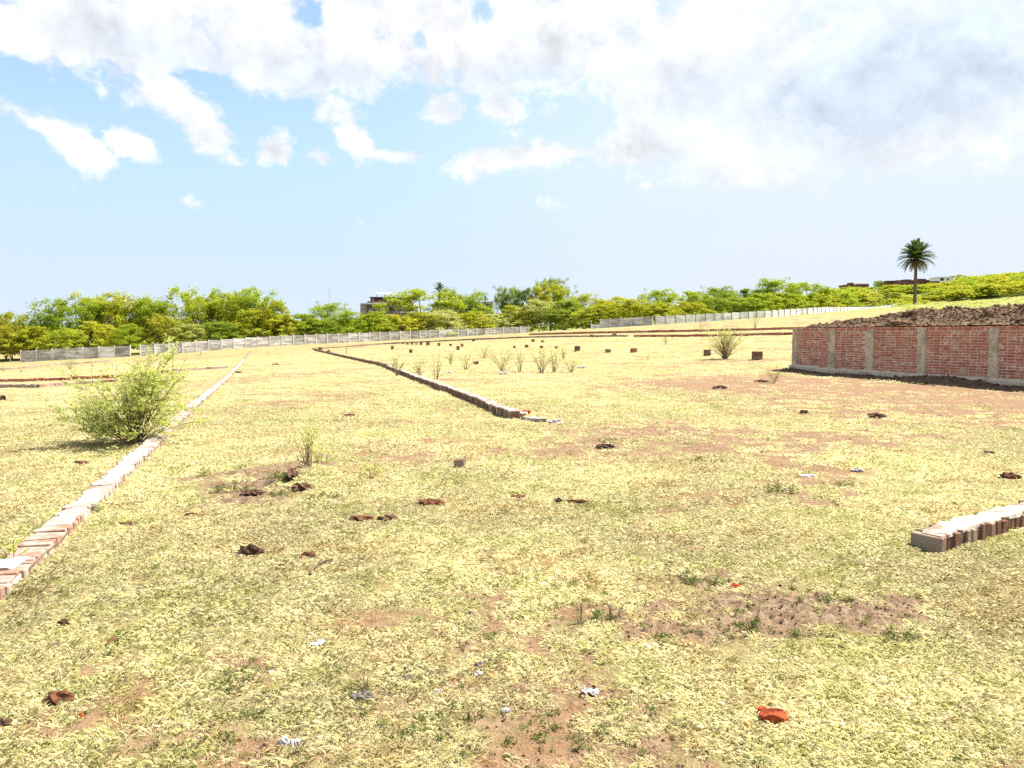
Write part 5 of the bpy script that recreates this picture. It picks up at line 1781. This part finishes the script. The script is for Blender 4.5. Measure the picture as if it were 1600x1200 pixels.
T_NEAR = [tuft_mesh('tuft', i, 84, .046, .070, .00062) for i in range(6)]
T_MID = [tuft_mesh('tuft', 20 + i, 60, .055, .12, .0012) for i in range(5)]
T_FAR = [tuft_mesh('tuft', 40 + i, 50, .075, .26, .0031) for i in range(4)]
instancer('dry_grass', 'short dry yellow grass in the foreground', *scatter(1.4, 9.5, 50000, 1, .85), T_NEAR, M['straw'])
instancer('dry_grass', 'short dry yellow grass in the middle of the field', *scatter(7.5, 24.0, 62000, 2, .85), T_MID, M['straw'])
instancer('dry_grass', 'dry yellow grass covering the far part of the field', *scatter(18.0, 90.0, 90000, 3, .8), T_FAR, M['straw'])


# low weeds, crumbs of earth and dead stalks strewn through the field
def strew(name, label, r0, r1, n, seed, meshes, mat, want, smin, smax, lift=0.0):
    r = np.random.default_rng(seed)
    rad = np.exp(r.uniform(math.log(r0), math.log(r1), n)); a = np.radians(r.uniform(-40, 40, n))
    x, y = rad * np.sin(a), rad * np.cos(a)
    dirt, rough = patch_masks(x, y)
    keep = r.uniform(0, 1, n) < want(x, y, dirt, rough)
    s_ = (x - WA.x) * WDIR.x + (y - WA.y) * WDIR.y
    t_ = -((x - WA.x) * WNRM.x + (y - WA.y) * WNRM.y)
    keep &= ~((s_ > -.3) & (t_ > -.1) & (t_ < 7))
    x, y = x[keep], y[keep]
    m = len(x)
    o = instancer(name, label, np.stack([x, y, HH(x, y) + lift], 1), r.uniform(smin, smax, m), np.stack([r.normal(0, .2, m), r.normal(0, .2, m), r.uniform(0, 6.28, m)], 1), meshes, mat)
    return o


def weed_clump(seed, n=40, rad=.05, h=.03):
    rn = np.random.default_rng(seed)
    a = rn.uniform(0, 6.28, n); q = np.abs(rn.normal(0, rad * .5, n))
    P = np.stack([q * np.cos(a), q * np.sin(a), .004 + h * rn.uniform(0, 1, n) * np.exp(-q / rad)], 1)
    return quads_mesh('weed_clump', leaf_quads(P, .0075 * rn.uniform(.5, 1.6, n), rn, .3, .4))


patchn = lambda x, y, f, o: sstep(fbm(x * f + o, y * f - o, 3, .6), .05, .5)
strew('low_weeds', 'tiny dark green weeds dotted through the grass', 2.2, 22, 7000, 71, [weed_clump(i) for i in range(5)], M['weed'],
      lambda x, y, d, r_: np.clip(.03 + .40 * patchn(x, y, 1.1, 3) + .35 * r_, 0, 1), .35, 1.15)
CR = [lump_mesh('crumb', 300 + i, 1, .9, .55, 2.3) for i in range(5)]
strew('earth_crumbs', 'small loose crumbs of earth on the bare and rough patches', 2.2, 26, 46000, 72, CR, M['clod'],
      lambda x, y, d, r_: np.clip(.015 + .10 * np.clip(d, 0, 1) * patchn(x, y, 1.6, 9) + .7 * r_, 0, 1), .003, .0095)
strew('pale_crumbs', 'pale crumbs and dry husks among the earth crumbs', 2.2, 20, 14000, 73, CR, M['stone'],
      lambda x, y, d, r_: np.clip(.03 + .10 * np.clip(d, 0, 1) * patchn(x, y, 2.1, 5) + .5 * r_, 0, 1), .0025, .008)
